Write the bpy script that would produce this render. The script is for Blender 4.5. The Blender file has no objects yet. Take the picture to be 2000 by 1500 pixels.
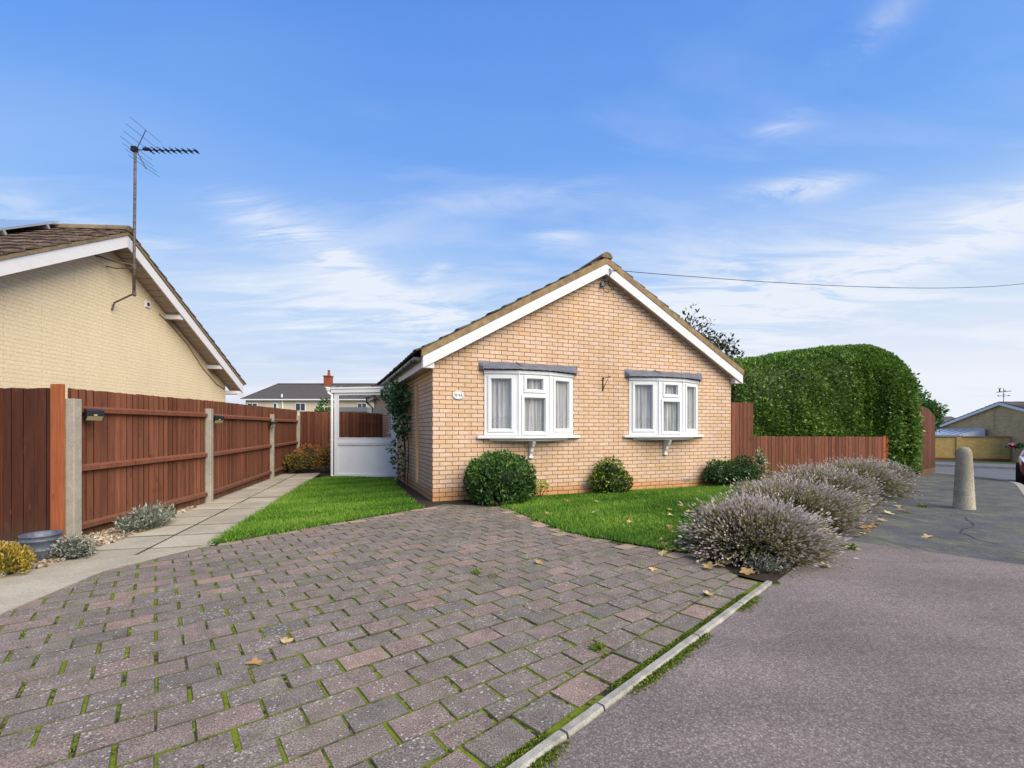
import bpy, math, random
import numpy as np
from mathutils import Vector, Matrix

random.seed(7)
rng = np.random.default_rng(11)
S2 = math.sqrt(2.0)
sc = bpy.context.scene
col = sc.collection
EYE = 1.21

# ------------------------------------------------------------------ helpers
def gz(x, y):
    """terrain height: level round the house, falling away along the street"""
    q = (x + y) / S2
    return -0.032 * (min(max(q, 15.0), 50.0) - 15.0)

def qe(q, e):
    """street frame: q along the street, e out from the property edge"""
    s = q * S2; d = 1.6 - e * S2
    return (s - d) / 2, (s + d) / 2

class MB:
    def __init__(s):
        s.v = []; s.f = []; s.t = []; s.tint = 0.5; s.uvs = None
    def poly(s, pts):
        n = len(s.v); s.v += [tuple(p) for p in pts]
        s.f.append(tuple(range(n, n + len(pts)))); s.t.append(s.tint)
    def faces(s, pts, fs):
        n = len(s.v); s.v += [tuple(p) for p in pts]
        for f in fs:
            s.f.append(tuple(n + i for i in f)); s.t.append(s.tint)
    def box(s, x0, x1, y0, y1, z0, z1):
        s.faces([(x0,y0,z0),(x1,y0,z0),(x1,y1,z0),(x0,y1,z0),(x0,y0,z1),(x1,y0,z1),(x1,y1,z1),(x0,y1,z1)],
                [(0,3,2,1),(4,5,6,7),(0,1,5,4),(1,2,6,5),(2,3,7,6),(3,0,4,7)])
    def obox(s, o, a, b, c):
        """box from corner o spanned by three vectors"""
        o = Vector(o); a = Vector(a); b = Vector(b); c = Vector(c)
        if a.cross(b).dot(c) < 0: a, b = b, a
        p = [o, o+a, o+a+b, o+b, o+c, o+a+c, o+a+b+c, o+b+c]
        s.faces(p, [(0,3,2,1),(4,5,6,7),(0,1,5,4),(1,2,6,5),(2,3,7,6),(3,0,4,7)])
    def bar(s, p0, p1, w, h=None, up=(0,0,1)):
        """rectangular bar between two points"""
        h = h or w
        p0 = Vector(p0); p1 = Vector(p1); d = (p1 - p0)
        u = Vector(up)
        a = d.cross(u)
        if a.length < 1e-5: a = d.cross(Vector((1,0,0)))
        a.normalize(); b = a.cross(d).normalized()
        s.obox(p0 - a*w/2 - b*h/2, d, a*w, b*h)
    def prism(s, pts, vec):
        """polygon (3d points) extruded along vec"""
        vec = Vector(vec); p = [Vector(q) for q in pts]; n = len(p)
        nrm = Vector((0,0,0))
        for i in range(n): nrm += p[i].cross(p[(i+1) % n])
        if nrm.dot(vec) > 0: p = p[::-1]
        s.faces(p + [q + vec for q in p], [tuple(range(n)), tuple(range(2*n-1, n-1, -1))] +
                [((i+1) % n, i, i+n, (i+1) % n + n) for i in range(n)])
    def tube(s, pts, r, seg=8, cap=True):
        pts = [Vector(p) for p in pts]; rs = r if isinstance(r, (list, tuple)) else [r]*len(pts)
        rings = []
        prev = None
        for i, p in enumerate(pts):
            d = (pts[min(i+1, len(pts)-1)] - pts[max(i-1, 0)]).normalized()
            a = d.cross(Vector((0,0,1))) if prev is None else prev - d*prev.dot(d)
            if a.length < 1e-3: a = d.cross(Vector((1,0,0)))
            a.normalize(); prev = a; b = d.cross(a)
            rings.append([p + (a*math.cos(k*2*math.pi/seg) + b*math.sin(k*2*math.pi/seg))*rs[i] for k in range(seg)])
        v = [q for R in rings for q in R]; f = []
        for i in range(len(rings)-1):
            for k in range(seg):
                k2 = (k+1) % seg
                f.append((i*seg+k, i*seg+k2, (i+1)*seg+k2, (i+1)*seg+k))
        if cap:
            f.append(tuple(range(seg-1, -1, -1))); m = (len(rings)-1)*seg
            f.append(tuple(range(m, m+seg)))
        s.faces(v, f)
    def lathe(s, prof, c=(0,0,0), seg=24):
        v = []; f = []
        for r, z in prof:
            for k in range(seg):
                a = k*2*math.pi/seg
                v.append((c[0]+r*math.cos(a), c[1]+r*math.sin(a), c[2]+z))
        for i in range(len(prof)-1):
            for k in range(seg):
                k2 = (k+1) % seg
                f.append((i*seg+k, i*seg+k2, (i+1)*seg+k2, (i+1)*seg+k))
        s.faces(v, f)
    def build(s, name, mat, parent=None, smooth=False, uv=True, bevel=0):
        me = bpy.data.meshes.new(name)
        me.from_pydata(s.v, [], s.f)
        a = me.attributes.new('tint', 'FLOAT', 'FACE'); a.data.foreach_set('value', s.t)
        if uv:
            me.update()
            l = me.uv_layers.new(name='UVMap')
            for p in me.polygons:
                n = p.normal
                for li in p.loop_indices:
                    c = me.vertices[me.loops[li].vertex_index].co
                    if abs(n.z) > 0.8: l.data[li].uv = (c.x, c.y)
                    elif abs(n.x) > abs(n.y): l.data[li].uv = (c.y, c.z)
                    else: l.data[li].uv = (c.x, c.z)
        if smooth:
            for p in me.polygons: p.use_smooth = True
        me.materials.append(mat); me.update()
        o = bpy.data.objects.new(name, me); col.objects.link(o)
        if parent: o.parent = parent
        if bevel:
            b = o.modifiers.new('b', 'BEVEL'); b.width = bevel; b.segments = 2; b.limit_method = 'ANGLE'
        return o

class Leaves:
    """many small quads held as numpy arrays, one mesh at the end"""
    def __init__(s): s.V = []; s.T = []
    def add(s, V, T): s.V.append(V); s.T.append(np.broadcast_to(T, (len(V),)))
    def build(s, name, mat, parent=None):
        V = np.concatenate(s.V); T = np.concatenate(s.T).astype(np.float32); n = len(V)
        me = bpy.data.meshes.new(name)
        me.vertices.add(4*n); me.vertices.foreach_set('co', V.reshape(-1).astype(np.float32))
        me.loops.add(4*n); me.loops.foreach_set('vertex_index', np.arange(4*n, dtype=np.int32))
        me.polygons.add(n); me.polygons.foreach_set('loop_start', np.arange(0, 4*n, 4, dtype=np.int32))
        a = me.attributes.new('tint', 'FLOAT', 'FACE'); a.data.foreach_set('value', T)
        me.materials.append(mat); me.update(calc_edges=True); me.validate()
        o = bpy.data.objects.new(name, me); col.objects.link(o)
        if parent: o.parent = parent
        return o

def nrm(a): return a / (np.linalg.norm(a, axis=-1, keepdims=True) + 1e-9)

def lump(D, seed, f=3.0):
    r = np.random.default_rng(seed); o = 0
    for k in range(5):
        w = r.normal(size=3)*f*(1+.5*k); o = o + np.sin(D @ w + r.uniform(0, 6.28))/(1+.4*k)
    return o/2.2

def leafquads(P, N, size, asp=.55, spread=.9, up=.2):
    n = len(P)
    d = nrm(N*.7 + rng.normal(size=(n,3))*spread*.6 + np.array([0,0,up]))
    w = nrm(np.cross(d, rng.normal(size=(n,3))))
    s = (size*(.6+.8*rng.random(n)))[:,None]
    k = np.cross(d, w)*s*.08
    return np.stack([P, P+d*s*.5+w*s*asp*.5+k, P+d*s, P+d*s*.5-w*s*asp*.5+k], 1)

def ellipsoid(n, c, r, seed, rough=.12, zmin=-.3, power=2.0, freq=3.0, depth=.25):
    D = nrm(rng.normal(size=(int(n*1.8)+8, 3)))
    D = D[D[:,2] > zmin][:n]
    r = np.array(r)
    sup = 1/(np.sum(np.abs(D)**power, 1)**(1/power))
    L = lump(D*np.array([1,1,1]), seed, freq)
    rad = sup*(1+rough*L)*(1-depth*rng.random(len(D))**2)
    P = np.array(c) + D*rad[:,None]*r
    N = nrm(D/r)
    return P, N, L

def core_quads(c, r, seed, k=.82, rough=.12, zmin=-.5, power=2.0, freq=3.0, nu=24, nv=12):
    th = np.linspace(0, 2*np.pi, nu+1); ph = np.linspace(math.asin(zmin), np.pi/2, nv+1)
    D = np.stack([np.cos(ph)[:,None]*np.cos(th), np.cos(ph)[:,None]*np.sin(th), np.sin(ph)[:,None]*np.ones_like(th)], -1)
    F = D.reshape(-1,3)
    sup = 1/(np.sum(np.abs(F)**power, 1)**(1/power))
    rad = k*sup*(1+rough*lump(F, seed, freq))
    P = (np.array(c)+F*rad[:,None]*np.array(r)).reshape(D.shape)
    return np.stack([P[:-1,:-1], P[:-1,1:], P[1:,1:], P[1:,:-1]], 2).reshape(-1,4,3)

def sticks(P0, P1, w):
    d = nrm(P1-P0); s = nrm(np.cross(d, rng.normal(size=P0.shape)))*w*.5
    return np.stack([P0-s, P0+s, P1+s*.7, P1-s*.7], 1)

def inpoly(P, poly):
    x, y = P[:,0], P[:,1]; r = np.zeros(len(P), bool); n = len(poly)
    for i in range(n):
        x0, y0 = poly[i]; x1, y1 = poly[(i+1) % n]
        c = ((y0 > y) != (y1 > y)) & (x < (x1-x0)*(y-y0)/((y1-y0) if y1 != y0 else 1e-9)+x0)
        r ^= c
    return r

def empty(name, loc=(0,0,0), rz=0, label=None, cat=None, group=None):
    o = bpy.data.objects.new(name, None); col.objects.link(o)
    o.location = loc; o.rotation_euler = (0,0,rz); o.empty_display_size = .2
    if label: tag(o, label, cat, group)
    return o
def tag(o, label, cat, group=None, kind=None):
    o['label'] = label; o['category'] = cat
    if group: o['group'] = group
    if kind: o['kind'] = kind
    return o
def struct(o): o['kind'] = 'structure'; return o
def stuff(o, label=None, cat=None):
    o['kind'] = 'stuff'
    if label: o['label'] = label; o['category'] = cat
    return o

# ------------------------------------------------------------------ materials
class N:
    def __init__(s, name, rough=.8, spec=.3):
        s.m = bpy.data.materials.new(name); s.m.use_nodes = True
        s.t = s.m.node_tree; s.n = s.t.nodes; s.l = s.t.links
        s.b = s.n['Principled BSDF']; s.b.inputs['Roughness'].default_value = rough
        s.b.inputs['Specular IOR Level'].default_value = spec
        s.out = s.n['Material Output']
    def node(s, ty, **k):
        n = s.n.new(ty)
        for a, v in k.items(): setattr(n, a, v)
        return n
    def put(s, sock, v):
        if isinstance(v, bpy.types.NodeSocket): s.l.new(v, sock)
        elif isinstance(v, (tuple, list)) and len(v) == 3 and sock.type == 'RGBA': sock.default_value = (*v, 1)
        else: sock.default_value = v
    def coord(s, kind='Object', scale=None, rot=None):
        c = s.node('ShaderNodeTexCoord').outputs[kind]
        if scale or rot:
            m = s.node('ShaderNodeMapping'); s.l.new(c, m.inputs[0])
            if scale: m.inputs['Scale'].default_value = scale
            if rot: m.inputs['Rotation'].default_value = rot
            c = m.outputs[0]
        return c
    def noise(s, co, scale, detail=4, rough=.55, dist=0):
        n = s.node('ShaderNodeTexNoise'); s.l.new(co, n.inputs['Vector'])
        n.inputs['Scale'].default_value = scale; n.inputs['Detail'].default_value = detail
        n.inputs['Roughness'].default_value = rough; n.inputs['Distortion'].default_value = dist
        return n.outputs[0]
    def vor(s, co, scale, feature='F1', out='Distance'):
        n = s.node('ShaderNodeTexVoronoi', feature=feature); s.l.new(co, n.inputs['Vector'])
        n.inputs['Scale'].default_value = scale
        return n.outputs[out]
    def ramp(s, f, stops, interp='LINEAR'):
        n = s.node('ShaderNodeValToRGB'); s.l.new(f, n.inputs[0]); e = n.color_ramp; e.interpolation = interp
        while len(e.elements) < len(stops): e.elements.new(.5)
        for el, (p, c) in zip(e.elements, stops):
            el.position = p; el.color = (*c, 1) if isinstance(c, (tuple, list)) else (c, c, c, 1)
        return n.outputs[0]
    def mix(s, f, a, b, mode='MIX'):
        n = s.node('ShaderNodeMix', data_type='RGBA', blend_type=mode)
        s.put(n.inputs[0], f); s.put(n.inputs[6], a); s.put(n.inputs[7], b)
        return n.outputs[2]
    def math(s, op, a, b=0.0, clamp=False):
        n = s.node('ShaderNodeMath', operation=op, use_clamp=clamp)
        s.put(n.inputs[0], a); s.put(n.inputs[1], b)
        return n.outputs[0]
    def tint(s): return s.node('ShaderNodeAttribute', attribute_name='tint').outputs['Fac']
    def bump(s, h, strength=.4, dist=.01):
        n = s.node('ShaderNodeBump'); n.inputs['Strength'].default_value = strength
        n.inputs['Distance'].default_value = dist; s.l.new(h, n.inputs['Height'])
        s.l.new(n.outputs[0], s.b.inputs['Normal'])
    def color(s, c): s.put(s.b.inputs['Base Color'], c); return s
    def done(s): return s.m

def m_plain(name, a, b=None, scale=4, rough=.6, fine=None, bump=0, spec=.3, metal=0, stretch=None, tinted=0):
    s = N(name, rough, spec); b = b or tuple(x*.8 for x in a)
    co = s.coord('Object', stretch)
    f = s.noise(co, scale, 5, .6)
    c = s.ramp(f, [(.32, b), (.68, a)])
    if tinted:
        g = s.math('ADD', s.math('MULTIPLY', s.tint(), tinted), 1-tinted/2)
        c = s.mix(1.0, c, g, 'MULTIPLY')
    if fine:
        g = s.noise(co, fine, 3, .6)
        c = s.mix(1.0, c, s.ramp(g, [(.3, .72), (.7, 1.15)]), 'MULTIPLY')
        if bump: s.bump(g, bump, .004)
    elif bump: s.bump(f, bump, .01)
    s.b.inputs['Metallic'].default_value = metal
    return s.color(c).done()

def m_brick(name, c1, c2, c3, mortar, bw=.225, bh=.075, gap=.011, foot=True, bump=.6, blotch=.55, stain=.86):
    s = N(name, .88, .2)
    uv = s.coord('UV')
    b = s.node('ShaderNodeTexBrick'); s.l.new(uv, b.inputs['Vector'])
    b.offset = .5; b.inputs['Scale'].default_value = 1
    b.inputs['Brick Width'].default_value = bw; b.inputs['Row Height'].default_value = bh
    b.inputs['Mortar Size'].default_value = gap/2; b.inputs['Mortar Smooth'].default_value = .25
    b.inputs['Color1'].default_value = (*c1, 1); b.inputs['Color2'].default_value = (*c2, 1)
    b.inputs['Mortar'].default_value = (*mortar, 1)
    big = s.noise(uv, 1.1, 3, .6)
    c = s.mix(s.ramp(big, [(.35, 0.0), (.7, blotch)]), b.outputs['Color'], s.mix(b.outputs['Fac'], c3, mortar))
    mid = s.noise(uv, 23, 4, .7)
    c = s.mix(1.0, c, s.ramp(mid, [(.25, .80), (.75, 1.14)]), 'MULTIPLY')
    wt = s.noise(s.coord('UV', (1.6, .5, 1)), 1.3, 5, .65)
    c = s.mix(1.0, c, s.ramp(wt, [(.3, stain), (.7, 1.0+(1-stain)*.6)]), 'MULTIPLY')
    fine = s.noise(s.coord('UV', (60, 190, 1)), 1, 3, .7)
    c = s.mix(1.0, c, s.ramp(fine, [(.25, .86), (.75, 1.1)]), 'MULTIPLY')
    if foot:
        sep = s.node('ShaderNodeSeparateXYZ'); s.l.new(uv, sep.inputs[0])
        z = s.math('ADD', sep.outputs[1], s.math('MULTIPLY', big, .25))
        g = s.ramp(z, [(.20, 1.0), (.36, 0.0)])
        c = s.mix(g, c, s.mix(1.0, c, (.88, .66, .42), 'MULTIPLY'))
    h = s.math('ADD', s.math('MULTIPLY', b.outputs['Fac'], -1.0), s.math('MULTIPLY', mid, .25))
    s.bump(h, bump, .006)
    return s.color(c).done()

def m_leaf(name, dark, mid, light, trans=.25, rough=.5, pos=.5):
    s = N(name, rough, .35)
    c = s.ramp(s.tint(), [(0.0, dark), (pos, mid), (1.0, light)])
    s.color(c)
    tr = s.node('ShaderNodeBsdfTranslucent'); s.l.new(c, tr.inputs[0])
    mx = s.node('ShaderNodeMixShader'); mx.inputs[0].default_value = trans
    s.l.new(s.b.outputs[0], mx.inputs[1]); s.l.new(tr.outputs[0], mx.inputs[2])
    s.l.new(mx.outputs[0], s.out.inputs[0])
    return s.done()

def m_glass(name, tint=(.9,.95,.95), extra=.06):
    s = N(name)
    s.n.remove(s.b)
    lw = s.node('ShaderNodeLayerWeight'); lw.inputs[0].default_value = .5
    f = s.math('ADD', s.math('MULTIPLY', s.math('POWER', lw.outputs['Facing'], 4.0), .9), .04+extra, True)
    t = s.node('ShaderNodeBsdfTransparent'); t.inputs[0].default_value = (*tint, 1)
    g = s.node('ShaderNodeBsdfGlossy'); g.inputs['Roughness'].default_value = .02
    mx = s.node('ShaderNodeMixShader'); s.l.new(f, mx.inputs[0]); s.l.new(t.outputs[0], mx.inputs[1]); s.l.new(g.outputs[0], mx.inputs[2])
    s.l.new(mx.outputs[0], s.out.inputs[0])
    return s.done()

def m_fence(name, a, b, dark):
    s = N(name, .75, .2)
    co = s.coord('Object', (9, 9, .9))
    f = s.noise(co, 2.2, 6, .65, .6)
    c = s.mix(s.ramp(f, [(.3, 0.0), (.72, 1.0)]), b, a)
    g = s.math('ADD', s.math('MULTIPLY', s.tint(), .62), .68)
    c = s.mix(1.0, c, g, 'MULTIPLY')
    k = s.noise(s.coord('Object', (2.5, 2.5, 1.6)), 2.3, 3, .6)
    c = s.mix(s.ramp(k, [(.60, 0.0), (.78, .55)]), c, dark)
    sep = s.node('ShaderNodeSeparateXYZ'); s.l.new(s.coord('Object'), sep.inputs[0])
    dz = s.math('ADD', sep.outputs[2], s.math('MULTIPLY', s.math('SUBTRACT', f, .5), .5))
    c = s.mix(s.ramp(dz, [(.02, .5), (.30, 0.0)]), c, (.10,.075,.045))
    kn = s.vor(s.coord('Object', (7, 7, 2.2)), 1.0)
    c = s.mix(s.ramp(kn, [(.05, .75), (.10, 0.0)]), c, dark)
    gr = s.noise(s.coord('Object', (60, 60, 3)), 1, 3, .6)
    c = s.mix(1.0, c, s.ramp(gr, [(.3, .8), (.7, 1.12)]), 'MULTIPLY')
    s.bump(gr, .25, .003)
    return s.color(c).done()

def m_paving():
    s = N('block_paving', .9, .2)
    co = s.coord('Object')
    t = s.tint()
    c = s.ramp(t, [(0, (.155,.135,.116)), (.35, (.195,.162,.136)), (.62, (.228,.170,.142)), (.9, (.285,.192,.153)), (1, (.44,.33,.22))])
    big = s.noise(co, 9, 5, .65)
    c = s.mix(1.0, c, s.ramp(big, [(.25, .72), (.75, 1.25)]), 'MULTIPLY')
    fine = s.noise(co, 150, 3, .8)
    c = s.mix(1.0, c, s.ramp(fine, [(.32, .25), (.5, .92), (.68, 2.0)]), 'MULTIPLY')
    st_ = s.noise(co, 1.4, 4, .65)
    c = s.mix(1.0, c, s.ramp(st_, [(.3, .84), (.7, 1.16)]), 'MULTIPLY')
    # pale lichen spots
    v = s.vor(co, 42); mask = s.noise(co, 3.1, 3, .6)
    w = s.math('MULTIPLY', s.ramp(mask, [(.32, .11), (.66, .36)]), 1.0)
    spot = s.math('LESS_THAN', s.math('ADD', v, s.math('MULTIPLY', s.math('SUBTRACT', s.noise(co, 70, 3), .38), .9)), w)
    c = s.mix(s.math('MULTIPLY', spot, .7), c, (.56,.54,.50))
    edge = s.math('LESS_THAN', t, -.5)
    c = s.mix(s.math('MULTIPLY', edge, .7), c, s.mix(s.ramp(s.noise(co, 5, 4, .7), [(.42, 0.0), (.56, 1.0)]), (.045,.036,.026), (.095,.115,.018)))
    # green film
    gm = s.noise(co, 1.9, 4, .7)
    c = s.mix(s.ramp(gm, [(.52, 0.0), (.78, .38)]), c, (.15,.18,.06))
    s.bump(s.math('ADD', fine, s.math('MULTIPLY', spot, .4)), .5, .004)
    return s.color(c).done()

def m_joint():
    s = N('mossy_joint', .95, .1)
    co = s.coord('Object')
    f = s.noise(co, 3.0, 5, .7)
    g = s.noise(co, 45, 3, .7)
    moss = s.mix(g, (.075,.10,.010), (.22,.27,.018))
    soil = s.mix(g, (.022,.018,.014), (.06,.048,.036))
    f = s.math('ADD', f, s.math('MULTIPLY', s.math('SUBTRACT', s.noise(co, 22, 4, .7), .5), 1.1))
    c = s.mix(s.ramp(f, [(.38, 0.0), (.50, 1.0)]), soil, moss)
    s.bump(g, .8, .01)
    return s.color(c).done()

def m_tarmac(name, lo, hi, speck=(.45,.42,.41), scale=210, moss=0, cracks=0, big=.25, amt=.65):
    s = N(name, .9, .25)
    co = s.coord('Object')
    f = s.noise(co, scale, 3, .7)
    c = s.ramp(f, [(.30, tuple(x*.45 for x in lo)), (.46, lo), (.60, hi), (.74, speck)])
    v = s.vor(co, scale*.5, out='Color'); d0 = s.vor(co, scale*.5)
    sp = s.node('ShaderNodeSeparateColor'); s.l.new(v, sp.inputs[0])
    st = s.ramp(sp.outputs[0], [(.0, tuple(x*.62 for x in lo)), (.45, lo), (.8, hi), (1.0, speck)])
    st = s.mix(1.0, st, s.ramp(d0, [(.25, 1.12), (.75, .35)]), 'MULTIPLY')
    c = s.mix(amt, c, st)
    ws = s.noise(s.coord('Object', rot=(0,0,-math.radians(45)), scale=(.35,3,1)), 1.4, 5, .65)
    c = s.mix(1.0, c, s.ramp(ws, [(.3, .86), (.7, 1.1)]), 'MULTIPLY')
    b = s.noise(co, 1.3, 5, .6)
    c = s.mix(1.0, c, s.ramp(b, [(.28, 1-big), (.72, 1+big)]), 'MULTIPLY')
    if moss:
        m = s.noise(co, 2.3, 6, .75)
        m2 = s.noise(s.coord('Object', rot=(0,0,-math.radians(45)), scale=(14,1.5,1)), 1.5, 3, .7)
        k = s.math('MULTIPLY', s.ramp(m, [(.46, 0.0), (.62, 1.0)]), s.ramp(m2, [(.42, 0.0), (.6, moss)]))
        c = s.mix(k, c, (.22,.24,.10))
    if cracks:
        nn = s.node('ShaderNodeTexNoise'); s.l.new(co, nn.inputs['Vector']); nn.inputs['Scale'].default_value = 3.0; wob = s.mix(.10, co, nn.outputs[1])
        vn = s.node('ShaderNodeTexVoronoi', feature='DISTANCE_TO_EDGE', voronoi_dimensions='2D'); s.l.new(wob, vn.inputs['Vector']); vn.inputs['Scale'].default_value = .42; d = vn.outputs['Distance']
        c = s.mix(s.ramp(d, [(.002, 1.0), (.006, 0.0)]), c, (.015,.014,.013))
    s.bump(f, .6, .005)
    return s.color(c).done()

M = {}
M['brick'] = m_brick('buff_brick', (.71,.51,.385), (.66,.425,.245), (.72,.525,.385), (.20,.105,.045), gap=.0125, blotch=.35)
M['cream'] = m_brick('cream_painted_brick', (.82,.67,.45), (.80,.65,.43), (.80,.63,.40), (.52,.38,.22), bw=1.35, gap=.0065, foot=False, bump=.35, blotch=.3, stain=.95)
M['yellow_brick'] = m_brick('yellow_brick', (.66,.42,.14), (.52,.31,.10), (.70,.47,.18), (.40,.29,.14), foot=False, gap=.01, blotch=.4)
M['pale_brick'] = m_brick('pale_stock_brick', (.74,.50,.25), (.54,.34,.15), (.78,.56,.30), (.40,.30,.18), foot=False, gap=.01, blotch=.4)
M['upvc'] = m_plain('white_upvc', (.80,.80,.80), (.75,.75,.755), 3, .35)
M['barge'] = m_plain('white_painted_board', (.74,.72,.72), (.67,.65,.65), 5, .5, stretch=(1,1,4))
M['soffit'] = m_plain('beige_soffit', (.45,.37,.31), (.40,.32,.26), 3, .6)
M['black'] = m_plain('black_plastic', (.022,.024,.028), (.016,.017,.02), 6, .35, spec=.5)
M['iron'] = m_plain('black_iron', (.025,.02,.02), (.015,.012,.012), 20, .5)
M['lead'] = m_plain('grey_lead', (.175,.185,.225), (.105,.112,.14), 7, .55, fine=40, bump=.3, stretch=(1,1,3))
M['verge'] = m_plain('sandy_mortar', (.36,.25,.13), (.20,.14,.08), 9, .95, fine=70, bump=.6)
M['concrete'] = m_plain('pale_concrete', (.42,.38,.31), (.31,.28,.23), 6, .9, fine=90, bump=.5)
M['slab'] = m_plain('paving_slab', (.48,.42,.31), (.36,.31,.23), 2.2, .9, fine=80, bump=.4, tinted=.25)
M['edging'] = m_plain('edging_concrete', (.46,.43,.36), (.24,.225,.185), 9, .9, fine=120, bump=.6)
M['fence'] = m_fence('red_brown_timber', (.226,.085,.046), (.158,.057,.032), (.07,.02,.012))
M['fence_dark'] = m_fence('dark_brown_timber', (.13,.045,.026), (.085,.028,.017), (.20,.075,.035))
M['fence_side'] = m_fence('brown_side_timber', (.155,.058,.036), (.11,.04,.025), (.07,.025,.015))
M['post_orange'] = m_fence('orange_timber', (.38,.115,.042), (.30,.085,.03), (.22,.05,.018))
M['gboard'] = m_fence('worn_board', (.26,.11,.055), (.20,.08,.042), (.13,.05,.03))
M['batten'] = m_plain('tan_timber', (.72,.44,.22), (.62,.36,.17), 6, .7)
M['tar'] = m_tarmac('purple_tarmac', (.220,.174,.155), (.282,.230,.206), (.42,.38,.36), scale=235, amt=.6, big=.2)
M['pave'] = m_tarmac('grey_pavement', (.085,.082,.084), (.135,.130,.128), (.30,.29,.27), 170, moss=.7, cracks=0, big=.3, amt=.3)
M['road'] = m_tarmac('road_asphalt', (.115,.115,.125), (.165,.165,.175), (.26,.26,.26), 120, big=.15, amt=.3)
M['blocks'] = m_paving()
M['joint'] = m_joint()
M['soil'] = m_plain('dark_soil', (.055,.036,.024), (.022,.015,.011), 14, .95, fine=60, bump=.9)
M['earth'] = m_plain('ground_cover', (.07,.085,.03), (.05,.05,.025), 2, .95, fine=30)
M['grass_base'] = m_plain('turf', (.035,.085,.012), (.02,.05,.008), 6, .95, fine=70, bump=.6)
M['net'] = None
M['glass'] = m_glass('window_glass', (.97,.98,.98), .07)
M['glass_lean'] = m_glass('porch_glass', (.84,.84,.86), .03)
M['dark'] = m_plain('dark_interior', (.03,.03,.035), (.02,.02,.022), 2, .9)
M['solar'] = m_plain('solar_glass', (.30,.35,.40), (.26,.31,.36), 1, .12, spec=.6)
M['alu'] = m_plain('aluminium', (.55,.57,.60), (.48,.5,.53), 5, .35, metal=.6)
M['rust'] = m_plain('weathered_steel', (.20,.16,.15), (.09,.055,.045), 9, .6, metal=.3, stretch=(1,1,2))
M['galv'] = m_plain('galvanised_metal', (.17,.19,.23), (.09,.10,.125), 9, .5, fine=30, metal=.3)
M['brass'] = m_plain('lamp_diffuser', (.52,.44,.25), (.40,.34,.20), 8, .4)
M['cell'] = m_plain('solar_cell', (.05,.06,.10), (.035,.04,.07), 9, .2, spec=.6)
M['render'] = m_plain('cream_render', (.66,.57,.40), (.60,.51,.36), .7, .9)
M['red_brick'] = m_plain('red_brick', (.33,.09,.04), (.24,.06,.03), 8, .9)
M['terracotta'] = m_plain('terracotta', (.28,.06,.04), (.2,.045,.03), 6, .8)
M['bluegrey'] = m_plain('blue_grey_felt', (.19,.22,.26), (.16,.185,.22), 3, .8)
M['car_red'] = m_plain('red_car_paint', (.25,.012,.03), (.22,.01,.026), 2, .2, spec=.7)
M['car_glass'] = m_plain('dark_car_glass', (.02,.024,.03), (.015,.018,.022), 2, .05, spec=.8)
M['rubber'] = m_plain('tyre_rubber', (.02,.02,.021), (.014,.014,.015), 9, .8)
M['lampglass'] = m_plain('headlamp_glass', (.65,.66,.68), (.5,.51,.53), 9, .08, spec=.8)
M['amber'] = m_plain('amber_lens', (.6,.2,.03), (.5,.16,.02), 9, .2)
M['plate'] = m_plain('white_plate', (.78,.78,.76), (.72,.72,.70), 6, .3)
M['ink'] = m_plain('grey_blue_print', (.10,.12,.18), (.08,.09,.14), 6, .5)
M['inkgrey'] = m_plain('grey_print', (.30,.31,.33), (.24,.25,.27), 6, .5)
M['bark'] = m_plain('bark', (.10,.065,.04), (.05,.034,.022), 12, .95, fine=50, bump=.6)
M['airbrick'] = m_plain('grey_vent_brick', (.30,.27,.25), (.24,.215,.2), 9, .8)

def m_tile(name, a, b, lich):
    s = N(name, .92, .2); co = s.coord('Object')
    f = s.noise(co, 5, 5, .7); c = s.ramp(f, [(.3, b), (.7, a)])
    c = s.mix(1.0, c, s.math('ADD', s.math('MULTIPLY', s.tint(), .8), .6), 'MULTIPLY')
    l = s.noise(co, 17, 4, .75); c = s.mix(s.ramp(l, [(.56, 0.0), (.68, .7)]), c, lich)
    m = s.noise(co, 3.3, 4, .7); c = s.mix(s.ramp(m, [(.56, 0.0), (.72, .6)]), c, (.10,.095,.035))
    s.bump(l, .5, .01)
    return s.color(c).done()
M['tile'] = m_tile('brown_roof_tile', (.12,.095,.075), (.055,.045,.04), (.26,.22,.16))
M['tile_lichen'] = m_tile('lichened_roof_tile', (.17,.115,.085), (.075,.052,.042), (.36,.29,.20))
M['ridge'] = m_tile('ridge_tile', (.27,.195,.12), (.16,.115,.075), (.33,.27,.18))
M['slate'] = m_tile('grey_far_tile', (.105,.09,.088), (.07,.06,.06), (.13,.115,.105))

M['hedge'] = m_leaf('hedge_leaf', (.018,.040,.008), (.130,.245,.034), (.38,.52,.10), .2, .42)
M['shrub'] = m_leaf('dark_shrub_leaf', (.007,.018,.006), (.042,.115,.022), (.18,.31,.065), .2, .4)
M['shrub_y'] = m_leaf('yellow_green_leaf', (.008,.02,.005), (.06,.13,.016), (.38,.42,.05), .2, .45)
M['shrub_v'] = m_leaf('cream_edged_leaf', (.02,.04,.015), (.16,.20,.08), (.58,.58,.33), .2, .5)
M['autumn'] = m_leaf('autumn_leaf', (.025,.03,.01), (.20,.17,.02), (.42,.14,.05), .2, .5)
M['gold'] = m_leaf('golden_leaf', (.06,.05,.01), (.38,.30,.03), (.62,.38,.08), .2, .6)
M['lav_green'] = m_leaf('lavender_stem', (.03,.026,.014), (.22,.22,.085), (.42,.43,.11), .2, .7)
M['lav_head'] = m_leaf('lavender_head', (.24,.18,.14), (.55,.455,.42), (.76,.67,.635), .3, .8)
M['silver'] = m_leaf('silver_leaf', (.03,.035,.02), (.21,.225,.165), (.47,.47,.40), .15, .7)
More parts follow.
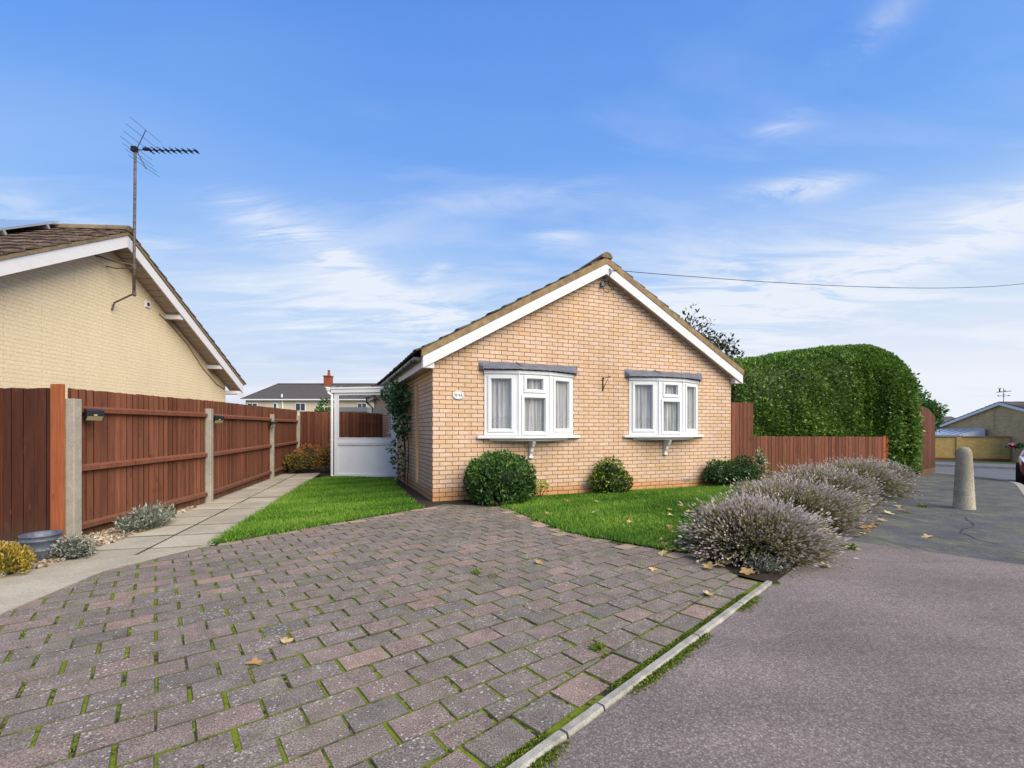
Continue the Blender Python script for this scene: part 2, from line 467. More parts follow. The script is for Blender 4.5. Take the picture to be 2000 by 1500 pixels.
M['grass'] = m_leaf('grass_blade', (.018,.065,.004), (.105,.30,.014), (.44,.54,.09), .3, .5)
M['treeleaf'] = m_leaf('tree_leaf', (.012,.018,.008), (.035,.055,.018), (.12,.14,.05), .2, .5)
M['conifer'] = m_leaf('conifer_leaf', (.01,.03,.006), (.05,.15,.02), (.13,.27,.05), .2, .6)
M['rose'] = m_leaf('climber_leaf', (.010,.025,.010), (.055,.135,.042), (.19,.31,.10), .2, .4)
M['moss'] = m_leaf('moss_green', (.04,.055,.008), (.12,.17,.012), (.24,.31,.03), .1, .9)
M['dead'] = m_leaf('fallen_leaf', (.30,.15,.06), (.54,.36,.13), (.74,.58,.34), .2, .7)
M['gravel'] = m_leaf('gravel_stone', (.20,.13,.08), (.42,.32,.22), (.62,.56,.48), .0, .9)
M['pink'] = m_plain('pink_flower', (.55,.15,.42), (.45,.10,.35), 9, .6)

def m_net():
    s = N('net_curtain', .9, .1)
    uv = s.coord('UV'); sep = s.node('ShaderNodeSeparateXYZ'); s.l.new(uv, sep.inputs[0])
    u, v = sep.outputs[0], sep.outputs[1]
    n = s.noise(s.coord('UV', (9, .35, 1)), 1.6, 3, .6)
    a = s.ramp(n, [(.36, .30), (.62, .92)])
    # scalloped lace band along the lower hem
    zig = s.math('ABSOLUTE', s.math('SINE', s.math('MULTIPLY', u, 20.0)))
    top = s.math('ADD', s.math('MULTIPLY', zig, .07), 1.40)
    band = s.math('LESS_THAN', v, top)
    w = s.math('SINE', s.math('MULTIPLY', s.math('ADD', v, s.math('MULTIPLY', zig, -.055)), 125.0))
    dots = s.vor(uv, 42)
    lace = s.math('MULTIPLY', s.ramp(w, [(.1, .35), (.6, 1.0)]), s.ramp(dots, [(.15, 1.0), (.55, .55)]))
    a = s.math('ADD', s.math('MULTIPLY', a, s.math('SUBTRACT', 1.0, band)),
               s.math('MULTIPLY', band, s.math('MAXIMUM', lace, s.math('MULTIPLY', a, .85))), True)
    d = s.node('ShaderNodeBsdfDiffuse'); d.inputs[0].default_value = (.90,.89,.88,1)
    tl = s.node('ShaderNodeBsdfTranslucent'); tl.inputs[0].default_value = (.75,.74,.73,1)
    m1 = s.node('ShaderNodeMixShader'); m1.inputs[0].default_value = .25
    s.l.new(d.outputs[0], m1.inputs[1]); s.l.new(tl.outputs[0], m1.inputs[2])
    t = s.node('ShaderNodeBsdfTransparent')
    m2 = s.node('ShaderNodeMixShader'); s.l.new(a, m2.inputs[0])
    s.l.new(t.outputs[0], m2.inputs[1]); s.l.new(m1.outputs[0], m2.inputs[2])
    s.l.new(m2.outputs[0], s.out.inputs[0])
    return s.done()
M['net'] = m_net()

# ------------------------------------------------------------------ ground, road, pavement
def grid_qe(name, mat, qs, efun, dz, ne=6):
    b = MB(); P = []
    for q in qs:
        e0, e1 = efun(q)
        P.append([(*qe(q, e0+(e1-e0)*k/ne), ) for k in range(ne+1)])
    for i in range(len(qs)-1):
        for k in range(ne):
            b.poly([(p[0], p[1], gz(*p)+dz) for p in (P[i][k], P[i][k+1], P[i+1][k+1], P[i+1][k])][::-1])
    return struct(b.build(name, mat))

b = MB(); step = [-400,-150,-60,-20,0,10.6,21.2,28,35.4,60,150,400,900]
# big terrain sheet in the street frame
for i in range(len(step)-1):
    for k in range(len(step)-1):
        pts = [(step[i],step[k]-150),(step[i+1],step[k]-150),(step[i+1],step[k+1]-150),(step[i],step[k+1]-150)]
        pts = [qe(q if abs(q) < 400 else q, e) for q, e in pts]
        b.poly([(x, y, gz(x, y)-.22) for x, y in pts][::-1])
ground = struct(b.build('ground', M['earth']))
grid_qe('road', M['road'], [-30,-10,0,8,15,18,21,24,28,32.5], lambda q: (-28 if q >= 20 else 1.5, 14), -.11)
def pav_e(q):
    return (0.0, 1.75 if q < 15.5 else 1.75-(q-15.5)**2*.062)
grid_qe('tarmac_apron', M['tar'], [-6,-3,0,3,6.2], lambda q: (0.0, 1.75), 0.0)
grid_qe('pavement', M['pave'], [6.205,8,10,12,14,15,15.5,16,16.5,17,17.5,18,18.5,19,19.5,20,20.4,20.8], pav_e, 0.0)
b = MB(); ck = [(6.30,6.45),(6.14,6.27),(5.98,6.03),(5.84,5.87),(5.66,5.74),(5.51,5.68),(5.38,5.56),(5.29,5.49),(5.27,5.40),(5.25,5.33),(5.17,5.21),(5.12,5.10),(5.16,4.92)]
for k in range(len(ck)-1):
    A, B = Vector(ck[k]), Vector(ck[k+1]); d = (B-A).normalized(); n = Vector((-d.y,d.x))*(.005+.004*((k*7) % 3)/2)
    b.poly([(*(A-n),.0025),(*(B-n*.8),.0025),(*(B+n*.8),.0025),(*(A+n),.0025)])
struct(b.build('pavement_crack', M['iron']))
# kerb along the outer side of the pavement, a dropped strip near the driveway
b = MB()
qs = [-6,6.2,9,12,15,15.5,16,16.5,17,17.5,18,18.5,19,19.5,20,20.4,20.8]
for q0, q1 in zip(qs[:-1], qs[1:]):
    A, B = qe(q0, pav_e(q0)[1]), qe(q1, pav_e(q1)[1])
    t = Vector((B[0]-A[0], B[1]-A[1], 0)).normalized(); n = Vector((t.y, -t.x, 0))
    za, zb = gz(*A)+.006, gz(*B)+.006
    p = [Vector((*A, za)), Vector((*B, zb)), Vector((*B, zb))+n*.12, Vector((*A, za))+n*.12]
    b.faces(p + [q-Vector((0,0,.14)) for q in p], [(3,2,1,0),(2,3,7,6),(0,1,5,4)])
struct(b.build('kerb', M['concrete']))
# far side: kerb, footpath and verge beneath the yellow wall
b = MB()
for k in range(14):
    A, B = qe(32.5,-28+3*k), qe(32.5,-25+3*k-.01); z0, z1 = gz(*A), gz(*B)
    b.obox((*A,z0-.2), (B[0]-A[0],B[1]-A[1],z1-z0), (.106,.106,0), (0,0,.225))
struct(b.build('far_kerb', M['concrete']))
grid_qe('far_footpath', M['road'], [32.65,36,40], lambda q: (-28, 14), .012)
grid_qe('far_verge', M['grass_base'], [40,44,48,50,60], lambda q: (-28, 16), .02)
# garden ground behind and around the house
b = MB(); yard = [(-30,-8),(-6,-8),qe(-4,-2),qe(20.2,0),qe(20.2,-40)]
for q0, q1 in ((-10,15),(15,20.2)):
    pts = [qe(q0,-.02),qe(q1,-.02),qe(q1,-45),qe(q0,-45)]
    b.poly([(x,y,gz(x,y)-.03) for x,y in pts])
struct(b.build('garden_ground', M['soil']))

# --- block paving: every block a bevelled solid of the one driveway surface
AR = math.radians(37.5); ru = Vector((math.cos(AR), math.sin(AR))); rv = Vector((-math.sin(AR), math.cos(AR)))
drive = [(-1.32,-.6),(-6.5,-.6),(-6.5,1.6),(-4.4,2.75),(-3.7,3.1),(-4.1,4.15),(-3.2,5.05),(-1.38,7.25),(-1.1,7.9),(-.1,8.2),(-.16,7.38),(.665,5.46),(1.62,4.56),(2.3,4.5),(2.06,3.66)]
def clip(poly, f):
    out = []
    for i in range(len(poly)):
        a, c = poly[i], poly[(i+1) % len(poly)]; fa, fc = f(a), f(c)
        if fa <= 0: out.append(a)
        if (fa < 0) != (fc < 0) and fa != fc:
            t = fa/(fa-fc); out.append(a+(c-a)*t)
    return out
def add_block(b, poly, z, tilt):
    c = sum(poly, Vector((0,0)))/len(poly)
    def ins(d):
        r = []
        for p in poly:
            v = p-c; L = v.length
            r.append(c+v*max(.2, (L-d*1.35)/L))
        return r
    o, i = ins(.0025), ins(.006)
    zz = lambda p: z+(p-c).dot(tilt)
    n = len(poly)
    b.faces([(p.x,p.y,zz(p)-.014) for p in ins(.002)]+[(p.x,p.y,zz(p)-.004) for p in o]+[(p.x,p.y,zz(p)) for p in i],
            [tuple(range(2*n,3*n))]+[(k,(k+1)%n,n+(k+1)%n,n+k) for k in range(n)]+[(n+k,n+(k+1)%n,2*n+(k+1)%n,2*n+k) for k in range(n)])
    for k in range(1, 2*n+1): b.t[-k] = -1.0     # worn, dirty arrises
b = MB(); BW, BH = .25, .168
def segd(p, a, c):
    a = Vector(a); c = Vector(c); t = max(0, min(1, (p-a).dot(c-a)/(c-a).length_squared)); return (p-(a+(c-a)*t)).length
eoff = lambda p: (1.6-(p.y-p.x))/S2
for j in range(-30, 60):
    for i in range(-40, 50):
        u0 = i*BW+(j % 2)*BW/2+.004*random.uniform(-1,1); v0 = j*BH
        cx = ru*(u0+BW/2)+rv*(v0+BH/2)
        if not (-6.8 < cx.x < 3 and -1 < cx.y < 8.6): continue
        if eoff(cx) > .1: continue
        if not inpoly(np.array([[cx.x,cx.y]]), drive)[0] and eoff(cx) < -.3: continue
        g = .0027
        pl = [ru*(u0+g)+rv*(v0+g), ru*(u0+BW-g)+rv*(v0+g), ru*(u0+BW-g)+rv*(v0+BH-g), ru*(u0+g)+rv*(v0+BH-g)]
        a = random.gauss(0,.008); ca, sa = math.cos(a), math.sin(a)
        pl = [cx+Vector(((p-cx).x*ca-(p-cx).y*sa, (p-cx).x*sa+(p-cx).y*ca))+Vector((0,0)) for p in pl]
        pl = clip(pl, lambda p: eoff(p)+.272)
        if len(pl) < 3: continue
        ar = abs(sum(pl[k].x*pl[(k+1)%len(pl)].y-pl[(k+1)%len(pl)].x*pl[k].y for k in range(len(pl))))/2
        if ar < .0012: continue
        t = min(.92, max(0, random.gauss(.45,.17)))
        dl = min(segd(cx,(-3.17,4.90),(-1.38,7.25)), segd(cx,(-.16,7.38),(.665,5.46)), segd(cx,(.665,5.46),(1.62,4.56)))
        if dl < .16: t = .95 if random.random() < .55 else .8
        b.tint = t
        add_block(b, pl, random.gauss(0,.0016), Vector((random.gauss(0,.006), random.gauss(0,.006))))
q = -1.5
while q < 4.0:     # border course laid along the edging
    L = .262+random.uniform(-.012,.012)
    pl = [Vector(qe(q+.006,-.262)), Vector(qe(q+.006,-.094)), Vector(qe(q+L-.006,-.094)), Vector(qe(q+L-.006,-.262))]
    b.tint = min(.92, max(.1, random.gauss(.55,.18)))
    add_block(b, pl, random.gauss(0,.002), Vector((random.gauss(0,.01), random.gauss(0,.01)))); q += L
struct(b.build('driveway', M['blocks']))
b = MB(); b.poly([(x,y,-.0055) for x,y in [(-7,-1),qe(-2,-.05),qe(4.03,-.05),qe(4.03,-.3),(2.0,4.6),(.2,8.3),(-1.2,8.0),(-3.4,5.2),(-4.2,4.2),(-7,1.8)]])
struct(b.build('driveway_joints', M['joint']))
# edging kerb stones
stones = [(-.9,-.02),(-.02,.88),(.88,1.448),(1.448,1.703),(1.703,2.68),(2.68,3.39),(3.39,4.05)]
vis = [s for s in stones if s[1] > .9]
lab = ['concrete edging stone in the bottom right foreground, cut off by the frame', 'shortest concrete edging stone beside the driveway border blocks',
       'longest concrete edging stone beside the mossy driveway border', 'second concrete edging stone back from the lavender, mossy beside tarmac',
       'concrete edging stone touching the lavender corner, farthest of the row']
for (a, c), L in zip(vis, lab):
    b = MB(); g = .006
    for s0 in range(6):
        f0 = a+g+(c-a-2*g)*s0/6; f1 = a+g+(c-a-2*g)*(s0+1)/6
        w0 = .003*math.sin(f0*17); w1 = .003*math.sin(f1*17)
        A = [(*qe(f0,-.056+w0),-.05),(*qe(f0,-.053+w0),.008),(*qe(f0,-.045),.016),(*qe(f0,-.012),.016),(*qe(f0,-.004+w0),.006),(*qe(f0,w0),-.05)]
        B = [(*qe(f1,-.056+w1),-.05),(*qe(f1,-.053+w1),.008),(*qe(f1,-.045),.016),(*qe(f1,-.012),.016),(*qe(f1,-.004+w1),.006),(*qe(f1,w1),-.05)]
        b.faces(A+B, [(k,k+1,k+7,k+6) for k in range(5)]+([(0,1,2,3,4,5)] if s0 == 0 else [])+([(11,10,9,8,7,6)] if s0 == 5 else []))
    tag(b.build('edging_stone', M['edging']), L, 'edging', 'edging stones along the driveway')
# moss clumps in the gap beside the edging
Lm = Leaves(); n = 26000
qq = rng.uniform(-.5,4.1,n); side = rng.random(n) < .6
dens = lump(np.stack([qq*2.2, side*5.0, qq*0],1), 5, 1.6)
ok = dens > -.35+.5*rng.random(n); qq = qq[ok]; side = side[ok]
ee = np.where(side, rng.uniform(-.094,-.056,len(qq)), np.abs(rng.normal(0,.022,len(qq))))
P = np.array([[*qe(a,c), 0] for a,c in zip(qq,ee)]); P[:,2] = np.where(side,-.006,0)+.006*rng.random(len(P))
Lm.add(leafquads(P, np.tile([0,0,1.],(len(P),1)), .0095, .9, 1.0, .3), .15+.65*rng.random(len(P)))
# tufts of moss standing in the paving joints
n = 5200; j = rng.integers(-20,50,n); vert = rng.random(n) < .55
uu = np.where(vert, rng.integers(-30,40,n)*BW+(j % 2)*BW/2+rng.normal(0,.003,n), rng.uniform(-7,9,n))
vv = np.where(vert, (j+rng.random(n))*BH, j*BH+rng.normal(0,.003,n))
P = np.stack([ru.x*uu+rv.x*vv, ru.y*uu+rv.y*vv, np.full(n,-.004)],1)
E = (1.6-(P[:,1]-P[:,0]))/S2
cl = lump(P*np.array([1.1,1.1,1]), 21, 1.3)
P = P[inpoly(P, drive) & (E < -.28) & (cl > -.5) & (P[:,1] > 1.0)]
P = np.repeat(P, 6, 0)+rng.normal(0,.006,(6*len(P),3))*np.array([1,1,0])
Lm.add(leafquads(P, np.tile([0,0,1.],(len(P),1)), .011, .9, 1.0, .1), .35+.55*rng.random(len(P)))
stuff(Lm.build('moss', M['moss']), 'bright green moss growing in the joints of the block paving', 'moss')

# --- slab path, concrete strip and gravel along the fence
pd = Vector((-.265,.964)).normalized(); pn = Vector((pd.y,-pd.x)); p0 = Vector((-3.53,4.12))
b = MB()
front = lambda p: ((p.x+4.15)*.83-(p.y-4.02)*1.02)
GV = .02
for c_ in (-1, 0):
    for i in range(-3, 15):
        a0 = .61*i+(.04 if c_ else 0); g = .012
        pl = [p0+pn*(c_*.60+g)+pd*(a0+GV), p0+pn*(c_*.60+.60-g)+pd*(a0+GV), p0+pn*(c_*.60+.60-g)+pd*(a0+.61-GV), p0+pn*(c_*.60+g)+pd*(a0+.61-GV)]
        pl = clip(pl, front)
        if len(pl) < 3: continue
        b.tint = random.random(); add_block(b, pl, .010+random.gauss(0,.002), Vector((random.gauss(0,.004), random.gauss(0,.004))))
struct(b.build('path', M['slab']))
b = MB(); pts = [p0+pn*.62+pd*-1, p0+pn*.62+pd*9.2, p0-pn*.6+pd*9.2, p0-pn*.6+pd*-1]
pts = clip(pts, front); b.poly([(p.x,p.y,.0035) for p in pts]); struct(b.build('path_joints', M['soil']))
b = MB()
for k, pl in enumerate(([(-3.36,3.05),(-3.50,3.98),(-4.2,3.30),(-4.9,2.75),(-4.3,2.45)],[(-3.5,3.985),(-3.2,4.86),(-4.12,4.02),(-4.22,3.31)],[(-4.21,3.29),(-4.13,4.02),(-5.6,2.9),(-4.9,2.74)])):
    b.tint = random.random(); b.prism([(x,y,-.02) for x,y in pl], (0,0,.026+.002*k))
struct(b.build('concrete_strip', M['slab']))
b = MB(); b.poly([(x,y,.004) for x,y in [(-4.1,4.05),(-4.3,5.0),(-6.0,12.3),(-6.9,14.4),(-5.4,8),(-5.05,5),(-9,4.9),(-9,2.6),(-5.6,2.9)]])
struct(b.build('gravel_bed', M['soil']))
n = 5200; gp = [(-4.08,3.98),(-4.25,5.0),(-4.95,7.3),(-5.1,7.3),(-4.95,5.0),(-7.2,4.9),(-7.2,3.5),(-5.3,3.15)]
P = np.stack([rng.uniform(-7.2,-3.9,n*3), rng.uniform(3.1,7.3,n*3), np.full(n*3,.012)],1); P = P[inpoly(P,gp)]
Lg = Leaves(); s = (.010+.016*rng.random(len(P)))[:,None]
for k in range(3):
    d = nrm(rng.normal(size=P.shape)); w = nrm(np.cross(d, rng.normal(size=P.shape)))
    Lg.add(np.stack([P-d*s-w*s, P+d*s-w*s, P+d*s+w*s, P-d*s+w*s],1), rng.random(len(P)))
stuff(Lg.build('gravel', M['gravel']), 'tan gravel scattered along the foot of the fence', 'gravel')
b = MB()   # kerb stone at the left edge of the frame
b.obox((-4.75,3.42,0), (.62,.36,0), (-.07,.11,0), (0,0,.07))
tag(b.build('border_stone', M['edging'], bevel=.015), 'rough pale border stone in front of the yellow shrub', 'stone')

# --- lawns
def lawn(name, poly, n, label, h=.055):
    pb = MB(); pb.poly([(x,y,.012) for x,y in poly][::1]); o = struct(pb.build(name+'_soil', M['grass_base']))
    xs = [p[0] for p in poly]; ys = [p[1] for p in poly]
    P = np.stack([rng.uniform(min(xs)-.04,max(xs)+.04,n*3), rng.uniform(min(ys)-.04,max(ys)+.04,n*3), np.full(n*3,.008)],1)
    jit = P+rng.normal(0,.04,P.shape); P = P[inpoly(jit,poly)][:n]
    cl = lump(P*np.array([1,1,0]), 3, 2.2); hh = h*(.55+.6*rng.random(len(P)))*(1+.2*cl)
    d = rng.normal(size=P.shape)*np.array([.45,.45,0])+np.array([0,0,1]); d = nrm(d)
    w = nrm(np.cross(d, rng.normal(size=P.shape)))*.0036
    tip = P+d*hh[:,None]; tip[:,2] -= .1*hh
    V = np.stack([P-w, P+w, tip+w*.25, tip-w*.25],1)
    L = Leaves(); L.add(V, np.clip(.46+.17*cl+.12*lump(P*np.array([1,1,0]),8,.9)+.24*rng.normal(size=len(P))+.45*(rng.random(len(P)) < .035),0,1))
    return stuff(L.build(name, M['grass']), label, 'grass')
lawn1 = [(-3.17,4.88),(-1.40,7.17),(-1.72,7.9),(-2.65,10.4),(-2.9,11.62),(-4.75,11.95),(-4.78,11.0)]
lawn2 = [(-.16,7.39),(.665,5.47),(1.66,4.57),(2.25,4.85),(7.3,9.95),(6.0,11.2),(5.2,10.75),(4.95,10.18),(.35,8.32),(.05,8.0)]
lawn('lawn_grass', lawn1, 95000, 'short green lawn between the slab path and the house')
lawn('lawn_grass', lawn2, 110000, 'short green lawn beneath the two front windows')
b = MB()
for x in ([(-1.36,7.2),(-1.1,7.55),(-1.2,7.95),(-2.9,11.75),(-3.0,11.6),(-2.66,10.4),(-1.74,7.9)], [(-1.1,7.55),(-.15,7.4),(.05,8.0),(.35,8.3),(4.95,10.2),(5.2,10.8),(4.9,10.5),(-1.2,7.95)]):
    b.poly([(p[0],p[1],.006) for p in x])
b.poly([(*qe(q,e),.004) for q,e in [(4.03,-.0),(14.5,-.0),(14.5,-1.3),(4.45,-.75),(4.07,-.27)]])
b.poly([(x,y,.005) for x,y in [(-4.8,12.0),(-3,11.7),(-4.0,14.4),(-6.6,14.4),(-6.1,12.9)]])
struct(b.build('soil_bed', M['soil']))

# ------------------------------------------------------------------ roofs
def tile_slope(b, o, u, d, ulen, dlen, tw=.3, gauge=.33, th=.028):
    o = Vector(o); u = Vector(u).normalized(); d = Vector(d).normalized(); n = u.cross(d)
    if n.z < 0: n = -n
    rows = int(math.ceil(dlen/gauge)); colsn = int(math.ceil(ulen/tw))
    for r in range(rows):
        for c in range(colsn):
            u0 = c*tw; u1 = min(u0+tw-.004, ulen); d0 = r*gauge-.03; d1 = min((r+1)*gauge+.03, dlen+.04)
            j = random.uniform(-.006,.006); b.tint = min(1, max(0, random.gauss(.5,.22)))
            A = [(u0,d0,0),(u1,d0,0),(u1,d1,.034),(u0,d1,.034)]
            k = random.uniform(-.012,.012)
            P = [o+u*a+d*(e+k)+n*(z+j) for a,e,z in A]
            um = (u0+u1)/2; M0 = o+u*um+d*(d0+k)+n*(th*1.45+j); M1 = o+u*um+d*(d1+k)+n*(.034+th*1.45+j)
            T = [p+n*th for p in P]
            b.faces(P+T+[M0,M1], [(0,3,2,1),(4,8,9,7),(8,5,6,9),(3,7,9,6,2),(0,4,7,3),(1,2,6,5),(0,1,5,8,4)])
def ridge_run(b, p0, p1, r=.13, n=10):
    p0 = Vector(p0); p1 = Vector(p1); d = (p1-p0)/n; a = d.normalized(); s = a.cross(Vector((0,0,1))).normalized()
    for i in range(n):
        b.tint = random.gauss(.5,.15)
        q0 = p0+d*i; q1 = q0+d*1.02; v = []
        for q, rr in ((q0, r), (q1, r*1.04)):
            for k in range(9):
                t = math.pi*k/8; v.append(q+s*rr*math.cos(t)+Vector((0,0,1))*(rr*math.sin(t)*.95-.02))
        b.faces(v, [(k,k+1,k+10,k+9) for k in range(8)]+[tuple(range(8,-1,-1)), tuple(range(9,18))])

# ------------------------------------------------------------------ the brick bungalow
HT = math.radians(22)
house = empty('brick_bungalow', (-1.335,7.81,0), HT, 'buff brick bungalow with white bargeboards and two shallow bow windows facing the drive', 'bungalow')
W, DEP, AX = 6.68, 10.0, 3.34
PT = .56
zt = lambda x: 4.40-PT*abs(x-AX)
# front wall with two window openings, side and rear walls
b = MB(); ze = zt(0)-.12
wins = [(.91,2.68),(3.96,5.73)]
xs = [0,.95,2.64,4.0,5.69,W]
for i in range(5):
    x0, x1 = xs[i], xs[i+1]
    for z0, z1 in ((0,1.13),(1.13,2.2)):
        if i in (1,3) and z0 > 1: continue
        b.poly([(x0,0,z0),(x1,0,z0),(x1,0,z1),(x0,0,z1)])
b.poly([(0,0,2.2),(W,0,2.2),(W,0,ze),(AX,0,4.32),(0,0,ze)])
sw = [(4.95,5.55,1.15,2.05)]
b.poly([(0,DEP,0),(0,0,0),(0,0,1.15),(0,DEP,1.15)]); b.poly([(0,4.95,1.15),(0,0,1.15),(0,0,2.05),(0,4.95,2.05)])
b.poly([(0,DEP,1.15),(0,5.55,1.15),(0,5.55,2.05),(0,DEP,2.05)]); b.poly([(0,DEP,2.05),(0,0,2.05),(0,0,ze),(0,DEP,ze)])
b.poly([(W,0,0),(W,DEP,0),(W,DEP,ze),(W,0,ze)])
b.poly([(W,DEP,0),(0,DEP,0),(0,DEP,ze),(AX,DEP,4.32),(W,DEP,ze)])
b.build('wall', M['brick'], house)
b = MB(); b.poly([(.05,1.6,.02),(W-.05,1.6,.02),(W-.05,1.6,2.4),(.05,1.6,2.4)]); b.build('dark_backdrop', M['dark'], house)  # near-black sheet behind the windows, its colour standing in for the unlit room
roof = None
b = MB(); sl = Vector((-1,0,-PT)).normalized(); sr = Vector((1,0,-PT)).normalized(); n0 = Vector((-PT,0,1)).normalized(); n1 = Vector((PT,0,1)).normalized()
run = (AX+.24)/math.cos(math.atan(PT))
tile_slope(b, (AX,-.15,4.40+.10), (0,1,0), sl, DEP+.3, run); tile_slope(b, (AX,-.15,4.40+.10), (0,1,0), sr, DEP+.3, run)
roof = b.build('roof', M['tile'], house)
b = MB(); ridge_run(b, (AX,-.18,4.53), (AX,DEP+.15,4.53), .12, 24); b.build('ridge_tiles', M['ridge'], roof)
b = MB()
for s in (-1, 1):   # roof deck under the tiles
    X = AX+s*(AX+.19)
    b.prism([(AX,-.10,4.395),(X,-.10,zt(X)-.005),(X,-.10,zt(X)-.03),(AX,-.10,4.36)], (0,DEP+.2,0))
b.build('roof_deck', M['dark'], roof)
b = MB()
for s in (-1, 1):   # bedding mortar visible along the verge
    X = AX+s*(AX+.215)
    b.prism([(AX,-.165,4.405),(X,-.165,zt(X)+.005),(X,-.165,zt(X)+.118),(AX,-.165,4.528)], (0,.10,0))
b.build('verge_mortar', M['verge'], roof)
for s in (-1, 1):
    b = MB(); X = AX+s*(AX+.19); g = .001*s
    b.prism([(AX+g,-.155,4.40),(X,-.155,zt(X)),(X,-.155,zt(X)-.19),(AX+g,-.155,4.21)], (0,.03,0))
    b.build('barge_board', M['barge'], house)
    b = MB(); b.box(min(X,AX+s*AX), max(X,AX+s*AX), -.125, -.004, zt(X)-.185, zt(X)-.03); b.build('box_end', M['barge'], house)
    b = MB()
    b.prism([(AX,-.125,4.225),(X,-.125,zt(X)-.175),(X,-.125,zt(X)-.165),(AX,-.125,4.235)], (0,.121,0))
    xw = AX+s*AX
    b.box(min(X,xw)+.002, max(X,xw)-.002, .0, DEP, zt(X)-.17, zt(X)-.16); b.build('soffit', M['soffit'], house)
    b = MB(); b.box(X-.012, X+.012, -.12, DEP+.1, zt(X)-.19, zt(X)-.005); b.build('fascia', M['barge'], house)
    # gutter: half round with union clips
    b = MB(); gx = X+s*.075; zg = zt(X)-.015; pr = []
    for k in range(9):
        t = math.pi*k/8; pr.append((gx+.065*math.cos(t), zg-.062*math.sin(t)))
    v = [(x,-.10,z) for x,z in pr]+[(x,DEP+.1,z) for x,z in pr]+[(gx+(x-gx)*.9,-.10,z+.004) for x,z in pr]+[(gx+(x-gx)*.9,DEP+.1,z+.004) for x,z in pr]
    b.faces(v, [(k,k+1,k+10,k+9) for k in range(8)]+[(k+19,k+18,k+27,k+28) for k in range(8)]+[(0,9,27,18),(8,26,35,17)])
    b.poly([(x,-.10,z) for x,z in pr])
    for yy in np.arange(.25, DEP, .9):
        P = []
        for k in range(9):
            t = math.pi*k/8; P.append((gx+.073*math.cos(t), yy, zg-.07*math.sin(t)))
        b.faces(P+[(x,y+.06,z) for x,y,z in P], [(k,k+1,k+10,k+9) for k in range(8)]+[tuple(range(9)), tuple(range(17,8,-1))])
    b.build('gutter', M['black'], house)
b = MB(); b.tube([(-.265,DEP-.15,2.34),(-.265,DEP-.15,2.22),(-.06,DEP-.15,2.02),(-.06,DEP-.15,.05)], .034, 10); b.build('downpipe', M['black'], house, smooth=True)
for x in (2.98, 5.43):
    b = MB(); b.box(x-.107, x+.107, -.004, .05, .118, .183)
    for k in range(9): b.box(x-.09+k*.021, x-.08+k*.021, -.0065, -.004, .128, .173)
    b.build('air_brick', M['airbrick'], house)

def cells(b, o, u, n, us, zs, holes, depth):
    """board of grid cells leaving rectangular holes; o origin, u along, n outward"""
    for i in range(len(us)-1):
        for k in range(len(zs)-1):
            cu, cz = (us[i]+us[i+1])/2, (zs[k]+zs[k+1])/2
            if any(h[0] < cu < h[1] and h[2] < cz < h[3] for h in holes): continue
            b.obox(o+u*us[i]+Vector((0,0,zs[k])), u*(us[i+1]-us[i]), -n*depth, Vector((0,0,zs[k+1]-zs[k])))
def facet(b, p0, p1, z0, z1, holes, sash=.05):
    """one flat face of a window: frame with openings, each opening ringed by a proud sash"""
    p0 = Vector((*p0,0)); p1 = Vector((*p1,0)); u = (p1-p0); L = u.length; u.normalize(); n = Vector((u.y,-u.x,0))
    us = sorted({0,L,*[h[0] for h in holes],*[h[1] for h in holes]}); zs = sorted({z0,z1,*[h[2] for h in holes],*[h[3] for h in holes]})
    cells(b, p0, u, n, us, zs, holes, .06)
    for a,c,d,e in holes:
        for (u0,u1,w0,w1) in ((a-sash,c+sash,e+.002,e+sash),(a-sash,c+sash,d-sash,d-.002),(a-sash,a-.002,d-.002,e+.002),(c+.002,c+sash,d-.002,e+.002)):
            b.obox(p0+u*u0+Vector((0,0,w0))+n*.001, u*(u1-u0), n*.017, Vector((0,0,w1-w0)))
        # glazing bead
        for (u0,u1,w0,w1) in ((a,c,e-.012,e),(a,c,d,d+.012),(a,a+.012,d+.012,e-.012),(c-.012,c,d+.012,e-.012)):
            b.obox(p0+u*u0+Vector((0,0,w0))-n*.012, u*(u1-u0), -n*.02, Vector((0,0,w1-w0)))
    return p0, u, n, L
